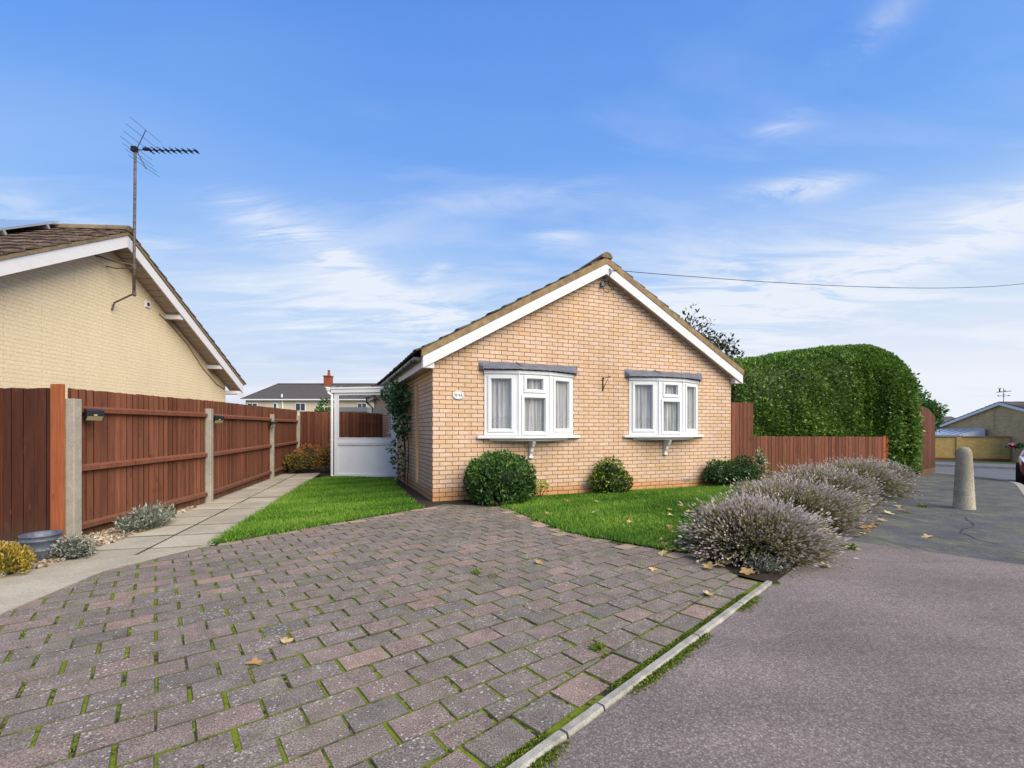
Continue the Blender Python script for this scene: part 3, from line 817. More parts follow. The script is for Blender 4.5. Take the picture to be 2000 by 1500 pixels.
def bow_window(x0, lbl):
    win = empty('bow_window', (x0,0,0)); win.parent = house; win['label'] = lbl
    pl = [(0,-.012),(.58,-.205),(1.19,-.205),(1.77,-.012)]
    L0 = math.hypot(.58,.193)
    fb = MB(); Z0, Z1 = 1.115, 2.20
    hol = [[(.115,.475,1.225,2.115)], [(.10,.51,1.175,1.785),(.145,.465,1.925,2.125)], [(.13,.495,1.225,2.115)]]
    for k in range(3):
        p, u, n, L = facet(fb, pl[k], pl[k+1], Z0, Z1, hol[k])
        for h in hol[k]:
            g = MB(); q = p-n*.022
            g.poly([q+u*h[0]+Vector((0,0,h[2])), q+u*h[1]+Vector((0,0,h[2])), q+u*h[1]+Vector((0,0,h[3])), q+u*h[0]+Vector((0,0,h[3]))])
            g.build('pane', M['glass'], win)
    for p in pl[1:3]: fb.box(p[0]-.014, p[0]+.014, p[1]-.012, p[1]+.05, Z0, Z1)
    fb.box(.02,.06,-.012,.02,Z0,Z1); fb.box(1.71,1.75,-.012,.02,Z0,Z1)
    # the curved head board over the frames
    for k in range(3):
        A, B = Vector((*pl[k],0)), Vector((*pl[k+1],0)); u = (B-A).normalized(); n = Vector((u.y,-u.x,0))
        fb.obox(A+Vector((0,0,Z1+.001))+n*.022-u*.006, (B-A)+u*.012, -n*.07, Vector((0,0,.06)))
    fb.build('frame', M['upvc'], win, bevel=.004)
    # net curtains hanging in folds behind the glass
    c = MB(); pp = []; N_ = 150
    ins = [(.06,.035),(.58,-.118),(1.19,-.118),(1.71,.035)]
    seg = [math.dist(ins[k],ins[k+1]) for k in range(3)]; tot = sum(seg)
    for k in range(N_+1):
        d = tot*k/N_; j = 0
        while j < 2 and d > seg[j]: d -= seg[j]; j += 1
        t = d/seg[j]; x = ins[j][0]+(ins[j+1][0]-ins[j][0])*t; y = ins[j][1]+(ins[j+1][1]-ins[j][1])*t
        y += .012*math.sin(k*.9+x0)+.009*math.sin(k*.37+1+2*x0); pp.append((x,y))
    for k in range(N_): c.poly([(*pp[k],1.14),(*pp[k+1],1.14),(*pp[k+1],2.18),(*pp[k],2.18)])
    c.build('net_curtain', M['net'], win)
    b = MB(); b.tint = .5   # window board with rounded front, apron under it
    b.prism([(x,y,1.062) for x,y in [(-.155,-.002),(-.13,-.05),(.50,-.262),(.7,-.285),(1.07,-.285),(1.27,-.262),(1.90,-.05),(1.925,-.002)]], (0,0,.048))
    b.prism([(x,y,1.015) for x,y in [(.10,-.002),(.2,-.06),(.55,-.185),(.75,-.21),(1.02,-.21),(1.22,-.185),(1.57,-.06),(1.67,-.002)]], (0,0,.045))
    b.build('sill', M['upvc'], win, bevel=.006)
    b = MB()   # scrolled bracket
    prof = [(-.002,1.013),(-.175,1.013),(-.19,.985),(-.165,.95),(-.145,.915),(-.10,.88),(-.085,.82),(-.05,.775),(-.045,.705),(-.002,.705)]
    b.prism([(.86,y,z) for y,z in prof], (.055,0,0)); b.box(.845,.93,-.055,-.003,.70,.735); b.build('bracket', M['upvc'], win, bevel=.004)
    # lead apron: dressed over the head, scalloped lower edge
    b = MB(); fr = [(-.10,-.02),(-.05,-.10),(.56,-.275),(1.21,-.275),(1.82,-.10),(1.87,-.02)]
    out = []
    for k in range(len(fr)-1):
        m = 14 if k in (1,2,3) else 3
        for t in range(m): out.append((fr[k][0]+(fr[k+1][0]-fr[k][0])*t/m, fr[k][1]+(fr[k+1][1]-fr[k][1])*t/m))
    out.append(fr[-1]); nO = len(out)
    top = [(-.10+1.97*k/(nO-1), -.004, 2.425+.004*math.sin(k*.7)) for k in range(nO)]
    midl = [(x, y+.012, 2.325+.004*math.sin(k*1.3)) for k,(x,y) in enumerate(out)]
    low = [(x, y, 2.268+.016*abs(math.sin(k*1.15))*(1 if 3 < k < nO-4 else .3)) for k,(x,y) in enumerate(out)]
    b.faces(top+midl+low, [(k,k+nO,k+nO+1,k+1) for k in range(nO-1)]+[(k+nO,k+2*nO,k+2*nO+1,k+nO+1) for k in range(nO-1)])
    b.prism([(.60,-.26,2.33),(.61,-.26,2.33),(.61,-.01,2.43),(.60,-.01,2.43)], (0,-.004,.012))
    o = b.build('lead_apron', M['lead'], win); so = o.modifiers.new('s','SOLIDIFY'); so.thickness = .006
    return win
bow_window(.91, 'left bow window, between the number plaque and the hanging bracket')
bow_window(3.96, 'right bow window, nearer the low fence')
# window in the side wall
sd = empty('side_window', (0,4.95,0)); sd.parent = house; sd['label'] = 'narrow white window in the side wall, seen through the porch glass'
b = MB(); facet(b, (-.01,.60), (-.01,0), 1.15, 2.05, [(.07,.53,1.22,1.98)], .03); b.box(-.08,.02,-.03,.63,1.10,1.149); b.build('frame', M['upvc'], sd)
b = MB(); b.poly([(.02,.55,1.2),(.02,.05,1.2),(.02,.05,2.0),(.02,.55,2.0)]); b.build('pane', M['glass'], sd)

def hpt(x, y, z=0):
    return Vector((-1.335+x*math.cos(HT)-y*math.sin(HT), 7.81+x*math.sin(HT)+y*math.cos(HT), z))
# oval number plaque
pq = empty('number_plaque', hpt(.444,-.004,1.81), HT, 'white oval house number plaque on the brick left of the windows', 'plaque')
b = MB(); ov = lambda rx, rz, y: [(rx*math.cos(t*2*math.pi/32), y, rz*math.sin(t*2*math.pi/32)) for t in range(32)]
b.prism(ov(.105,.075,0), (0,-.014,0)); b.build('plate', M['plate'], pq, bevel=.004)
b = MB()
for t in range(32):
    a0, a1 = t*2*math.pi/32, (t+1)*2*math.pi/32
    b.poly([(r*.001*math.cos(a), -.0165, r2*.001*math.sin(a)) for r,r2,a in ((95,66,a0),(95,66,a1),(91,62,a1),(91,62,a0))])
b.build('rim_line', M['inkgrey'], pq)
def text_mesh(s, size, name, mat, parent, loc, thick=.0015):
    cu = bpy.data.curves.new('txt', 'FONT'); cu.body = s; cu.size = size; cu.extrude = thick
    to = bpy.data.objects.new('txt', cu); col.objects.link(to); bpy.context.view_layer.update()
    me = bpy.data.meshes.new_from_object(to.evaluated_get(bpy.context.evaluated_depsgraph_get()))
    bpy.data.objects.remove(to); bpy.data.curves.remove(cu)
    me.name = name; me.materials.clear(); me.materials.append(mat)
    o = bpy.data.objects.new(name, me); col.objects.link(o); o.parent = parent; o.location = loc; o.rotation_euler = (math.pi/2,0,0)
    return o
text_mesh('9A', .068, 'numerals', M['ink'], pq, (-.004,-.017,-.026))
b = MB()
for k in range(6):
    a = k*1.05; cx, cz = -.045+.02*math.cos(a), .002+.017*math.sin(a)
    b.prism([(cx+.012*math.cos(t*1.05), -.0145, cz+.010*math.sin(t*1.05)) for t in range(6)], (0,-.003+.0003*k,0))
b.prism([(-.044,-.0145,-.012),(-.040,-.0145,-.012),(-.030,-.0145,-.040),(-.034,-.0145,-.041)], (0,-.003,0))
b.build('flower_motif', M['inkgrey'], pq)
# hanging basket bracket
hb = empty('hanging_bracket', hpt(3.35,-.002,2.0), HT, 'empty black iron hanging basket bracket on the wall between the windows', 'bracket')
b = MB(); b.box(-.012,.012,-.008,0,-.03,.24); b.build('back_plate', M['iron'], hb)
b = MB(); b.tube([(0,-.008,.215),(0,-.2,.222),(0,-.235,.235),(0,-.255,.225),(0,-.25,.20)], .0065, 6); b.tube([(0,-.01,-.01),(0,-.05,.05),(0,-.13,.14),(0,-.2,.218)], .006, 6); b.build('arm', M['iron'], hb)
# service cable: clamp, drip loop and overhead line
cb = empty('telephone_cable', hpt(3.42,-.17,4.3), HT, 'thin black telephone cable running from the gable apex across the sky', 'cable')
b = MB(); b.tube([(-.02,.0,.02),(0,-.02,-.06),(-.06,.07,-.2),(-.08,.13,-.24)], .012, 6); b.box(-.135,-.065,.11,.165,-.30,-.22); b.build('clamp', M['galv'], cb)
b = MB(); b.tube([(-.02+.085*math.cos(t*.35), .08+.03*math.sin(t*.7), -.33+.085*math.sin(t*.35)) for t in range(19)], .006, 6); b.build('drip_loop', M['iron'], cb)
b = MB(); inv = Matrix.Translation(hpt(3.42,-.17,4.3)) @ Matrix.Rotation(HT,4,'Z'); inv = inv.inverted()
e0, e1 = hpt(3.40,-.19,4.28), Vector((35.0,29.5,10.9)); P = []
for k in range(41):
    t = k/40; p = e0.lerp(e1, t); p.z += -.9*4*t*(1-t)*.55; P.append(inv @ p)
b.tube(P, [.0065+.010*k/40 for k in range(41)], 5); b.build('line', M['iron'], cb)
b = MB(); b.box(-.045,0,1.28,1.36,.20,2.06); b.box(-.055,-.005,1.27,1.33,1.08,1.2)
o = tag(b.build('timber_batten', M['batten']), 'tall thin tan timber batten fixed to the side wall by the climber', 'batten'); o.location = hpt(0,0); o.rotation_euler = (0,0,HT)

# ------------------------------------------------------------------ white glazed porch beside the house
pa, pb_ = Vector((-4.62,11.92)), Vector((-2.86,11.62)); pu = (pb_-pa); PW = pu.length; pang = math.atan2(pu.y,pu.x)
porch = empty('glazed_porch', (*pa,0), pang, 'white plastic lean-to porch with one large pane beside the bungalow', 'porch')
b = MB(); b.box(.06,.16,0,.07,.0,2.16); b.box(PW-.15,PW,0,.07,0,2.16); b.box(.161,PW-.151,0,.07,2.10,2.16); b.box(.161,PW-.151,0,.07,.875,1.0); b.box(.161,PW-.151,0,.07,0,.1)
for u0,u1,z0,z1 in ((.16,.185,1.0,2.1),(PW-.175,PW-.15,1.0,2.1)): b.box(u0,u1,-.008,.02,z0,z1)
b.box(.16,PW-.15,-.008,.02,1.0,1.02); b.box(.16,PW-.15,-.008,.02,.835,.862)
b.build('frame', M['upvc'], porch, bevel=.004)
b = MB(); b.box(.161,PW-.151,.02,.05,.1,.875); b.build('lower_panel', M['upvc'], porch)
b = MB(); b.poly([(.16,.035,1.0),(PW-.15,.035,1.0),(PW-.15,.035,2.1),(.16,.035,2.1)]); b.build('pane', M['glass_lean'], porch)
b = MB(); b.box(-.02,PW-.02,-.03,.05,2.161,2.25); b.box(-.03,PW-.04,-.045,.03,2.255,2.30); b.build('head_beam', M['upvc'], porch, bevel=.005)
b = MB(); b.prism([(-.05,-.02,2.302),(PW-.05,-.02,2.34),(PW-.05,2.6,2.34),(-.05,2.6,2.302)], (0,0,.02)); b.build('roof_sheet', M['glass_lean'], porch)
b = MB(); b.box(-.14,-.035,-.04,2.6,2.22,2.30); b.box(-.16,-.12,-.05,2.6,2.28,2.32); b.build('gutter', M['upvc'], porch, bevel=.01)
b = MB(); b.tube([(-.09,.0,2.22),(-.09,-.01,2.16),(.02,-.03,2.10),(.02,-.04,2.0),(.02,-.04,.06),(.06,-.06,.02)], .033, 10)
b.tube([(.02,-.04,.93),(.02,-.04,.97)], .039, 10); b.build('downpipe', M['upvc'], porch, smooth=False)

# ------------------------------------------------------------------ fences
def boards(b, p0, p1, z0f, z1f, w=.105, n=None, th=.021):
    """overlapping upright feather-edge boards from p0 to p1; n outward"""
    p0 = Vector((*p0,0)); p1 = Vector((*p1,0)); u = p1-p0; L = u.length; u.normalize(); n = n or Vector((u.y,-u.x,0))
    k = 0; d = 0
    while d < L-.01:
        ww = min(w*random.uniform(.94,1.04), L-d); b.tint = min(1,max(0,random.gauss(.5,.26)))
        t0, t1 = d/L, (d+ww)/L
        za, zb = z0f(t0), z0f(t1); ya, yb = z1f(t0)+random.uniform(-.006,.006), z1f(t1)+random.uniform(-.006,.006)
        A = p0+u*d; B = p0+u*(d+ww+.008); j = random.uniform(0,.003)
        b.faces([A+n*(.004+j)+Vector((0,0,za)), B+n*(th+j)+Vector((0,0,zb)), B+n*(th+j)+Vector((0,0,yb)), A+n*(.004+j)+Vector((0,0,ya)),
                 A-n*.004+Vector((0,0,za)), B-n*.001+Vector((0,0,zb)), B-n*.001+Vector((0,0,yb)), A-n*.004+Vector((0,0,ya))],
                [(0,1,2,3),(5,4,7,6),(3,2,6,7),(1,5,6,2),(4,0,3,7)])
        b.tint = -1.0; G0 = p0+u*(d-.0045)+n*(th+.0015); b.poly([G0+Vector((0,0,za)), G0+u*.009+Vector((0,0,za)), G0+u*.009+Vector((0,0,ya-.004)), G0+Vector((0,0,ya-.004))])  # thin dark strip over each lap, painting in the shade between boards
        d += ww
cz = lambda v: (lambda t: v)
lin = lambda a, c: (lambda t: a+(c-a)*t)
fence = empty('timber_fence', (-4.70,5.0,0), 0, 'long red-brown timber fence with concrete posts beside the slab path', 'fence')
FP = [Vector((-4.755,5.03)), Vector((-5.01,7.67)), Vector((-5.95,11.5)), Vector((-6.68,14.5))]
PH = [1.548,1.562,1.60,1.66]; FO = Vector((-4.70,5.0))
topz = [1.66,1.70,1.77,1.83]
for i, p in enumerate(FP):
    d = (FP[min(i+1,3)]-FP[max(i-1,0)]).normalized(); n = Vector((d.y,-d.x)); q = p-FO
    b = MB(); w = .052
    c = [q-d*w-n*w*.9, q+d*w-n*w*.9, q+d*w+n*w, q-d*w+n*w]
    b.prism([(*v,0) for v in c], (0,0,PH[i])); b.build('concrete_post', M['concrete'], fence, bevel=.008)
for i in range(3):
    a, c = FP[i]-FO, FP[i+1]-FO; d = (c-a).normalized(); n = Vector((d.y,-d.x,0)); n2 = Vector((n.x,n.y))
    b = MB(); boards(b, a-n2*.05-(d*.06 if i else Vector((0,0))), c-n2*.05, cz(.02), lin(topz[i],topz[i+1]), .104, n)
    pan = b.build('board_panel', M['fence'], fence)
    for k, z in enumerate((.10,.745,1.395)):
        rb = MB(); rb.tint = random.uniform(.4,.7)
        A = Vector((*(a+d*.06-n2*.034),z+.01*i)); B = Vector((*(c-d*.06-n2*.034),z+.02+.014*i))
        rb.prism([A, A+n*.05+Vector((0,0,.012)), A+n*.05+Vector((0,0,.06)), A+Vector((0,0,.085))], B-A)
        r = rb.build('rail', M['fence'], pan)
ffp = empty('dark_fence', (-4.9,4.95,0), 0, 'darker brown timber fence panel at the left edge behind the metal pot', 'fence')
b = MB(); boards(b, (-4.6,0), (0,0), cz(.02), cz(1.655), .125, Vector((0,-1,0))); b.build('board_panel', M['fence_dark'], ffp)
b = MB(); b.tint = .6; b.box(.006,.128,-.03,.012,0,1.70); b.build('post', M['post_orange'], ffp, bevel=.004).location.z = 0
bfp = empty('back_fence', (-6.68,14.55,0), 0, 'red-brown timber fence across the end of the path behind the porch', 'fence')
b = MB(); boards(b, (.05,0), (2.75,0), cz(.02), lin(1.80,1.74), .11, Vector((0,-1,0))); b.build('board_panel', M['fence'], bfp)
b = MB()
for z in (.3,.95,1.5): b.box(.05,2.7,.01,.06,z,z+.08)
b.build('rail', M['fence'], bfp)
# low fence to the right of the house
u22 = Vector((math.cos(math.radians(15.5)), math.sin(math.radians(15.5)))); lf0 = Vector((4.75,10.88))
lfe = empty('low_fence', (*lf0,0), math.radians(15.5), 'low red-brown boarded fence below the clipped hedge', 'fence')
b = MB(); boards(b, (1.07,0), (5.22,0), cz(.02), lin(1.06,1.035), .112, Vector((0,-1,0))); lp = b.build('board_panel', M['fence'], lfe)
b = MB(); b.box(1.07,5.22,-.012,.03,1.062,1.085); b.build('cap_rail', M['fence'], lp).hide_render = True
bpy.data.objects.remove(lp.children[0])
b = MB(); boards(b, (0,.0), (1.065,0), cz(.02), cz(1.865), .112, Vector((0,-1,0))); b.build('tall_panel', M['fence'], lfe)
b = MB(); b.tint = .7; b.box(5.225,5.32,-.03,.07,0,1.05); b.tint = .55; b.box(5.325,5.43,-.035,.055,0,1.045); b.build('post', M['post_orange'], lfe, bevel=.004)
# side fence along the pavement with a swept top
sf0, sf1 = Vector(qe(16.75,-.04)), Vector(qe(20.25,.17))
sfe = empty('pavement_fence', (*sf0,0), 0, 'brown boarded fence with sloping top along the pavement beyond the hedge', 'fence')
zs0 = lambda t: gz(*(sf0+(sf1-sf0)*t))
b = MB(); boards(b, (0,0), sf1-sf0, lambda t: zs0(t)+.16, lambda t: zs0(t)+1.98-(.16*max(0,(t-.45)/.55)**1.5), .125); b.build('board_panel', M['fence_side'], sfe)
b = MB(); b.tint = .8
d = (sf1-sf0); n = Vector((d.y,-d.x)).normalized()
b.obox((*(n*.0),zs0(0)-.05), (*d, zs0(1)-zs0(0)), (*(n*.025),0), (0,0,.22)); b.build('gravel_board', M['gboard'], sfe)

# solar lamps on the fence
def solar_lamp(loc, rz, label):
    t = empty('solar_lamp', loc, rz, label, 'solar lamp', 'solar lamps on the timber fence')
    b = MB(); b.prism([(-.08,0,-.065),(-.08,0,.065),(-.08,-.075,.045),(-.08,-.062,-.02),(-.08,-.02,-.065)], (.16,0,0)); b.build('housing', M['black'], t, bevel=.004)
    b = MB(); b.poly([(-.072,-.071,.050),(.072,-.071,.050),(.072,-.006,.0675),(-.072,-.006,.0675)]); b.build('solar_cell', M['cell'], t)
    b = MB(); b.poly([(-.07,-.024,-.0665),(.07,-.024,-.0665),(.07,-.0655,-.021),(-.07,-.0655,-.021)]); b.poly([(-.015,-.068,.0),(.015,-.068,.0),(.015,-.0655,-.015),(-.015,-.0655,-.015)]); b.build('diffuser', M['brass'], t)
solar_lamp((-4.71,5.22,1.385), math.radians(62), 'largest black solar lamp beside the nearest concrete fence post')
solar_lamp((-4.99,7.86,1.395), math.radians(66), 'black solar lamp beside the second concrete fence post')
solar_lamp((-5.86,11.34,1.36), math.radians(70), 'small black solar lamp beside the third, farther concrete post')

# ------------------------------------------------------------------ neighbour bungalow on the left
NR = math.radians(-86.2)
nb = empty('neighbour_bungalow', (-8.95,14.5,0), NR, 'cream painted brick bungalow with lichened tile roof beyond the fence', 'bungalow')
NA, NWD = 4.56, 9.12
zn = lambda x: 5.39-.566*abs(x-NA)
b = MB()
b.poly([(NWD,0,0),(0,0,0),(0,0,zn(0)-.2),(NA,0,5.24),(NWD,0,zn(NWD)-.2)])
b.poly([(0,0,0),(0,-9,0),(0,-9,zn(0)-.2),(0,0,zn(0)-.2)]); b.poly([(NWD,-9,0),(NWD,0,0),(NWD,0,zn(0)-.2),(NWD,-9,zn(0)-.2)])
b.poly([(0,-9,0),(NWD,-9,0),(NWD,-9,zn(0)-.2),(NA,-9,5.24),(0,-9,zn(0)-.2)])
b.build('wall', M['cream'], nb)
b = MB(); run = 4.95/math.cos(math.atan(.566))
tile_slope(b, (NA,.43,5.39+.075), (0,-1,0), (1,0,-.566), 9.6, run); tile_slope(b, (NA,.43,5.39+.075), (0,-1,0), (-1,0,-.566), 9.6, run)
nroof = b.build('roof', M['tile_lichen'], nb)
b = MB(); ridge_run(b, (NA,.44,5.49), (NA,-9.2,5.49), .13, 22); b.build('ridge_tiles', M['ridge'], nroof)
b = MB()
for s in (-1,1):
    X = NA+s*4.88; b.prism([(NA,.30,5.40),(X,.30,zn(X)+.005),(X,.30,zn(X)+.07),(NA,.30,5.475)], (0,.12,0))
b.build('verge_mortar', M['ridge'], nroof)
b = MB()
for s in (-1,1):
    X = NA+s*4.86; b.prism([(NA,.28,5.385),(X,.28,zn(X)-.005),(X,.28,zn(X)-.03),(NA,.28,5.35)], (0,-9.4,0))
b.build('roof_deck', M['dark'], nroof)
for s in (-1,1):
    X = NA+s*4.86; b = MB()
    b.prism([(NA+.001*s,.40,5.39),(X,.40,zn(X)),(X,.40,zn(X)-.25),(NA+.001*s,.40,5.14)], (0,-.03,0)); b.build('barge_board', M['barge'], nb)
    b = MB(); x0, x1 = sorted((X, NA+s*4.56)); b.box(x0,x1,-.25,.368,zn(X)-.30,zn(X)-.2); b.box(x0,x1,.372,.402,zn(X)-.36,zn(X)-.252); b.build('box_end', M['barge'], nb)
    b = MB()
    for k in range(30):   # boarded soffit
        t0, t1 = k/30, (k+1)/30-.004
        a, c = NA+(X-NA)*t0, NA+(X-NA)*t1
        b.tint = random.random(); b.prism([(a,.002,zn(a)-.215),(c,.002,zn(c)-.215),(c,.002,zn(c)-.2),(a,.002,zn(a)-.2)], (0,.366,0))
    b.build('soffit', M['soffit'], nb)
for x in (2.72,.92):
    b = MB(); b.box(x-.06,x+.06,.003,.367,zn(x)-.33,zn(x)-.22); b.build('purlin_end', M['barge'], nb)
b = MB(); b.box(3.33,3.48,-.01,.03,4.14,4.29); b.lathe([(.0,0),(.05,0),(.05,.01)], (0,0,0), 4)
b.v = b.v[:8]; b.f = b.f[:6]; b.t = b.t[:6]; vn = b.build('wall_vent', M['upvc'], nb, bevel=.004)
b = MB(); b.prism([(3.405+.045*math.cos(t*.524), .0305, 4.215+.045*math.sin(t*.524)) for t in range(12)], (0,.006,0)); b.build('outlet', M['dark'], vn)
b = MB(); b.tube([(3.0,.012,zn(3.0)-.42),(2.6,.012,zn(2.6)-.36),(1.9,.012,zn(1.9)-.34),(1.2,.012,zn(1.2)-.50),(.5,.012,zn(.5)-.5),(.05,.012,zn(.05)-.36)], .012, 5); b.build('wall_cable', M['verge'], nb)

def npt(x, y, z):
    c, s = math.cos(NR), math.sin(NR); return Vector((-8.95+x*c-y*s, 14.5+x*s+y*c, z))
# solar panels on the near slope
dsl = Vector((1,0,-.566)).normalized(); nsl = Vector((.566,0,1)).normalized()
for k, L in enumerate(('panel nearest the gable end', 'second panel from the gable end')):
    t = empty('solar_panel', (NA,-.88-1.02*k,5.39)); t.parent = nb; t['label'] = L
    b = MB(); o = dsl*.02+nsl*.22; b.obox(o, dsl*1.66, Vector((0,-1.0,0)), nsl*.035); b.build('frame', M['alu'], t)
    b = MB(); o = dsl*.045+nsl*.257; b.poly([o, o+dsl*1.61, o+dsl*1.61+Vector((0,-.95,0)), o+Vector((0,-.95,0))][::-1]); b.build('glass', M['solar'], t)
    for q in (.3,1.3):
        b = MB(); b.obox(dsl*q+nsl*.13, dsl*.05, Vector((0,-1.0,0)), nsl*.088); b.build('mounting_rail', M['alu'], t)
# television aerial
mx, my = 4.593, .55
ae = empty('television_aerial', npt(mx,my,4.08), 0, 'tall television aerial on a rusty mast fixed to the cream gable', 'aerial')
base = npt(mx,my,4.08); L_ = lambda v: Vector(v)-base
b = MB(); b.tube([(0,0,0),(.0,0,.9),(.015,0,2.2),(.02,0,3.2)], .026, 8); b.build('mast', M['rust'], ae, smooth=True)
b = MB()
b.tube([L_(npt(4.91,.0,4.83)), L_(npt(4.75,.2,4.78)), Vector((0,0,.66))], .016, 6); b.tube([L_(npt(4.62,.0,4.70)), L_(npt(4.62,.2,4.66)), Vector((0,0,.60))], .013, 6)
b.tube([(0,0,.58),(0,0,.66)], .037, 8); b.build('bracket', M['rust'], ae); b = MB(); b.tube([L_(npt(4.48,.01,3.80)), L_(npt(4.48,.06,3.96)), Vector((0,0,.06))], .018, 6)
b.tube([(0,0,.02),(0,0,.10)], .037, 8); b.build('bracket', M['rust'], ae)
b = MB(); b.tube([(-.09,0,3.14),(1.37,-.02,3.10)], .009, 6); b.box(-.05,.06,-.04,.04,3.10,3.2); b.box(.2,.34,-.03,.03,3.13,3.17)
b.tube([(.05,0,3.15),(.25,0,3.56)], .008, 5); b.tube([(.05,0,3.12),(.26,0,2.72)], .008, 5); b.build('boom', M['iron'], ae)
b = MB()
for x, z in ((.25,3.56),(.17,3.42),(.11,3.28),(.06,3.16),(.10,3.02),(.16,2.90),(.22,2.78)): b.tube([(x,-.42,z),(x,.42,z)], .0045, 4)
b.build('reflector_rods', M['iron'], ae)
b = MB()
for k in range(9):
    x = .33+.125*k; b.tube([(x,-.13+.004*k,3.13-.003*k),(x,.13-.004*k,3.13-.003*k)], .0095, 5); b.box(x-.018,x+.018,-.05,.05,3.115-.003*k,3.145-.003*k)
b.build('directors', M['iron'], ae)
b = MB(); b.tube([(.02,0,3.05),(-.03,.02,2.2),(-.03,.0,1.0),(-.035,0,.1)], .006, 4); b.build('aerial_lead', M['iron'], ae)

# ------------------------------------------------------------------ shrubs and hedge
def shrub(name, label, c, r, n, mat, leaf, cat='shrub', group=None, rough=.14, tint=(.5,.2), clumps=None, stems=5, zmin=-.35, power=2.0, freq=3.2, asp=.5, updir=.25, dep=.28, ck=.70):
    t = empty(name, (c[0],c[1],0), 0, label, cat, group); L = Leaves()
    cl = clumps or [((0,0,c[2]), r, 1.0)]
    for k, (cc, rr, wt) in enumerate(cl):
        sd_ = int(abs(c[0]*131+c[1]*57+k*17))+3
        P, Nn, lu = ellipsoid(int(n*wt), cc, rr, sd_, rough, zmin, power, freq, dep)
        keep = P[:,2] > .01; P, Nn, lu = P[keep], Nn[keep], lu[keep]
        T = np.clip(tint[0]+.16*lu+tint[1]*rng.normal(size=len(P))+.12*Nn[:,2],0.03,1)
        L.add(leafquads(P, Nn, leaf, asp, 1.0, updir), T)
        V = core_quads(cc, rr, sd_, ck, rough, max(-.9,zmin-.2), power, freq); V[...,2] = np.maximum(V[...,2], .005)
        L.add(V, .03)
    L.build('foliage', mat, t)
    if stems:
        b = MB()
        for k in range(stems):
            a = k*6.28/stems; b.tube([(.008*math.cos(a),.008*math.sin(a),0),(.5*r[0]*math.cos(a),.5*r[1]*math.sin(a),c[2]*.9)], [.012,.006], 5)
        b.build('stem', M['bark'], t)
    return t
shrub('round_shrub', 'large rounded dark green shrub below the left bow window', (-.20,7.72,.36), (.60,.50,.46), 6200, M['shrub'], .058, rough=.10, freq=5, tint=(.48,.22), zmin=-.8)
shrub('bush', 'small dome shaped yellow-green bush on the lawn edge between the windows', (1.90,8.87,.26), (.40,.34,.40), 2600, M['shrub_y'], .05, tint=(.5,.24), clumps=[((0,0,.2),(.41,.34,.26),.6),((-.03,0,.38),(.27,.25,.28),.4)], freq=5, zmin=-.7)
shrub('shrub', 'tiny yellow leaved plant beside the large rounded shrub', (.50,8.22,.16), (.15,.14,.16), 170, M['shrub_y'], .05, tint=(.85,.15), stems=4, cat='plant', dep=.8, ck=.1)
shrub('dark_bush', 'dark glossy green bush at the right corner of the house', (4.65,9.93,.25), (.45,.35,.35), 2600, M['shrub'], .055, clumps=[((-.32,-.1,.24),(.24,.22,.32),.33),((-.02,0,.22),(.26,.24,.33),.33),((.30,.08,.28),(.30,.26,.36),.4)], tint=(.4,.17), freq=5, rough=.18)
shrub('variegated_shrub', 'cream and green variegated shrub against the low fence', (5.52,10.45,.35), (.26,.22,.36), 700, M['shrub_v'], .05, tint=(.62,.22), dep=.5, clumps=[((0,0,.28),(.27,.23,.26),.6),((.06,0,.52),(.12,.12,.26),.4)], ck=.5, rough=.25)
shrub('autumn_shrub', 'low green and yellow shrub at the end of the path', (-5.95,12.95,.28), (.45,.35,.34), 1500, M['autumn'], .06, tint=(.4,.2), clumps=[((0,0,.25),(.48,.35,.30),1)], freq=5)
shrub('autumn_shrub', 'taller orange-tinged shrub touching the porch at the path end', (-5.15,13.05,.36), (.36,.3,.42), 1300, M['autumn'], .055, tint=(.58,.2), freq=5, dep=.45, clumps=[((0,0,.36),(.36,.3,.4),1)], ck=.6)
shrub('red_tipped_shrub', 'red tipped shrub against the back fence post', (-6.0,13.75,.4), (.5,.3,.36), 900, M['autumn'], .06, tint=(.75,.22), freq=5, dep=.4)
shrub('golden_shrub', 'golden yellow low shrub in the bottom left gravel bed', (-4.27,3.85,.09), (.22,.18,.17), 2400, M['gold'], .034, tint=(.45,.25), freq=6, rough=.16, asp=.35, updir=.6)
shrub('silver_shrub', 'small silver leaved plant in front of the nearest concrete post', (-4.12,4.36,.07), (.155,.14,.135), 900, M['silver'], .028, tint=(.5,.25), freq=6, rough=.22, asp=.35, cat='plant')
pt = empty('metal_pot', (-4.36,4.30,0), 0, 'round grey metal plant pot between the golden shrub and the nearest concrete post', 'pot')
b = MB(); b.lathe([(.001,.0),(.112,.0),(.118,.01),(.128,.10),(.132,.105),(.132,.115),(.129,.12),(.138,.19),(.143,.195),(.143,.205),(.139,.21),(.142,.235),(.149,.24),(.149,.252),(.141,.252),(.134,.20),(.11,.17)], (0,0,0), 36); b.build('tub', M['galv'], pt, smooth=True)
b = MB(); b.lathe([(.128,.175),(.07,.19),(.001,.185)], (0,0,0), 20); b.build('soil', M['soil'], pt)
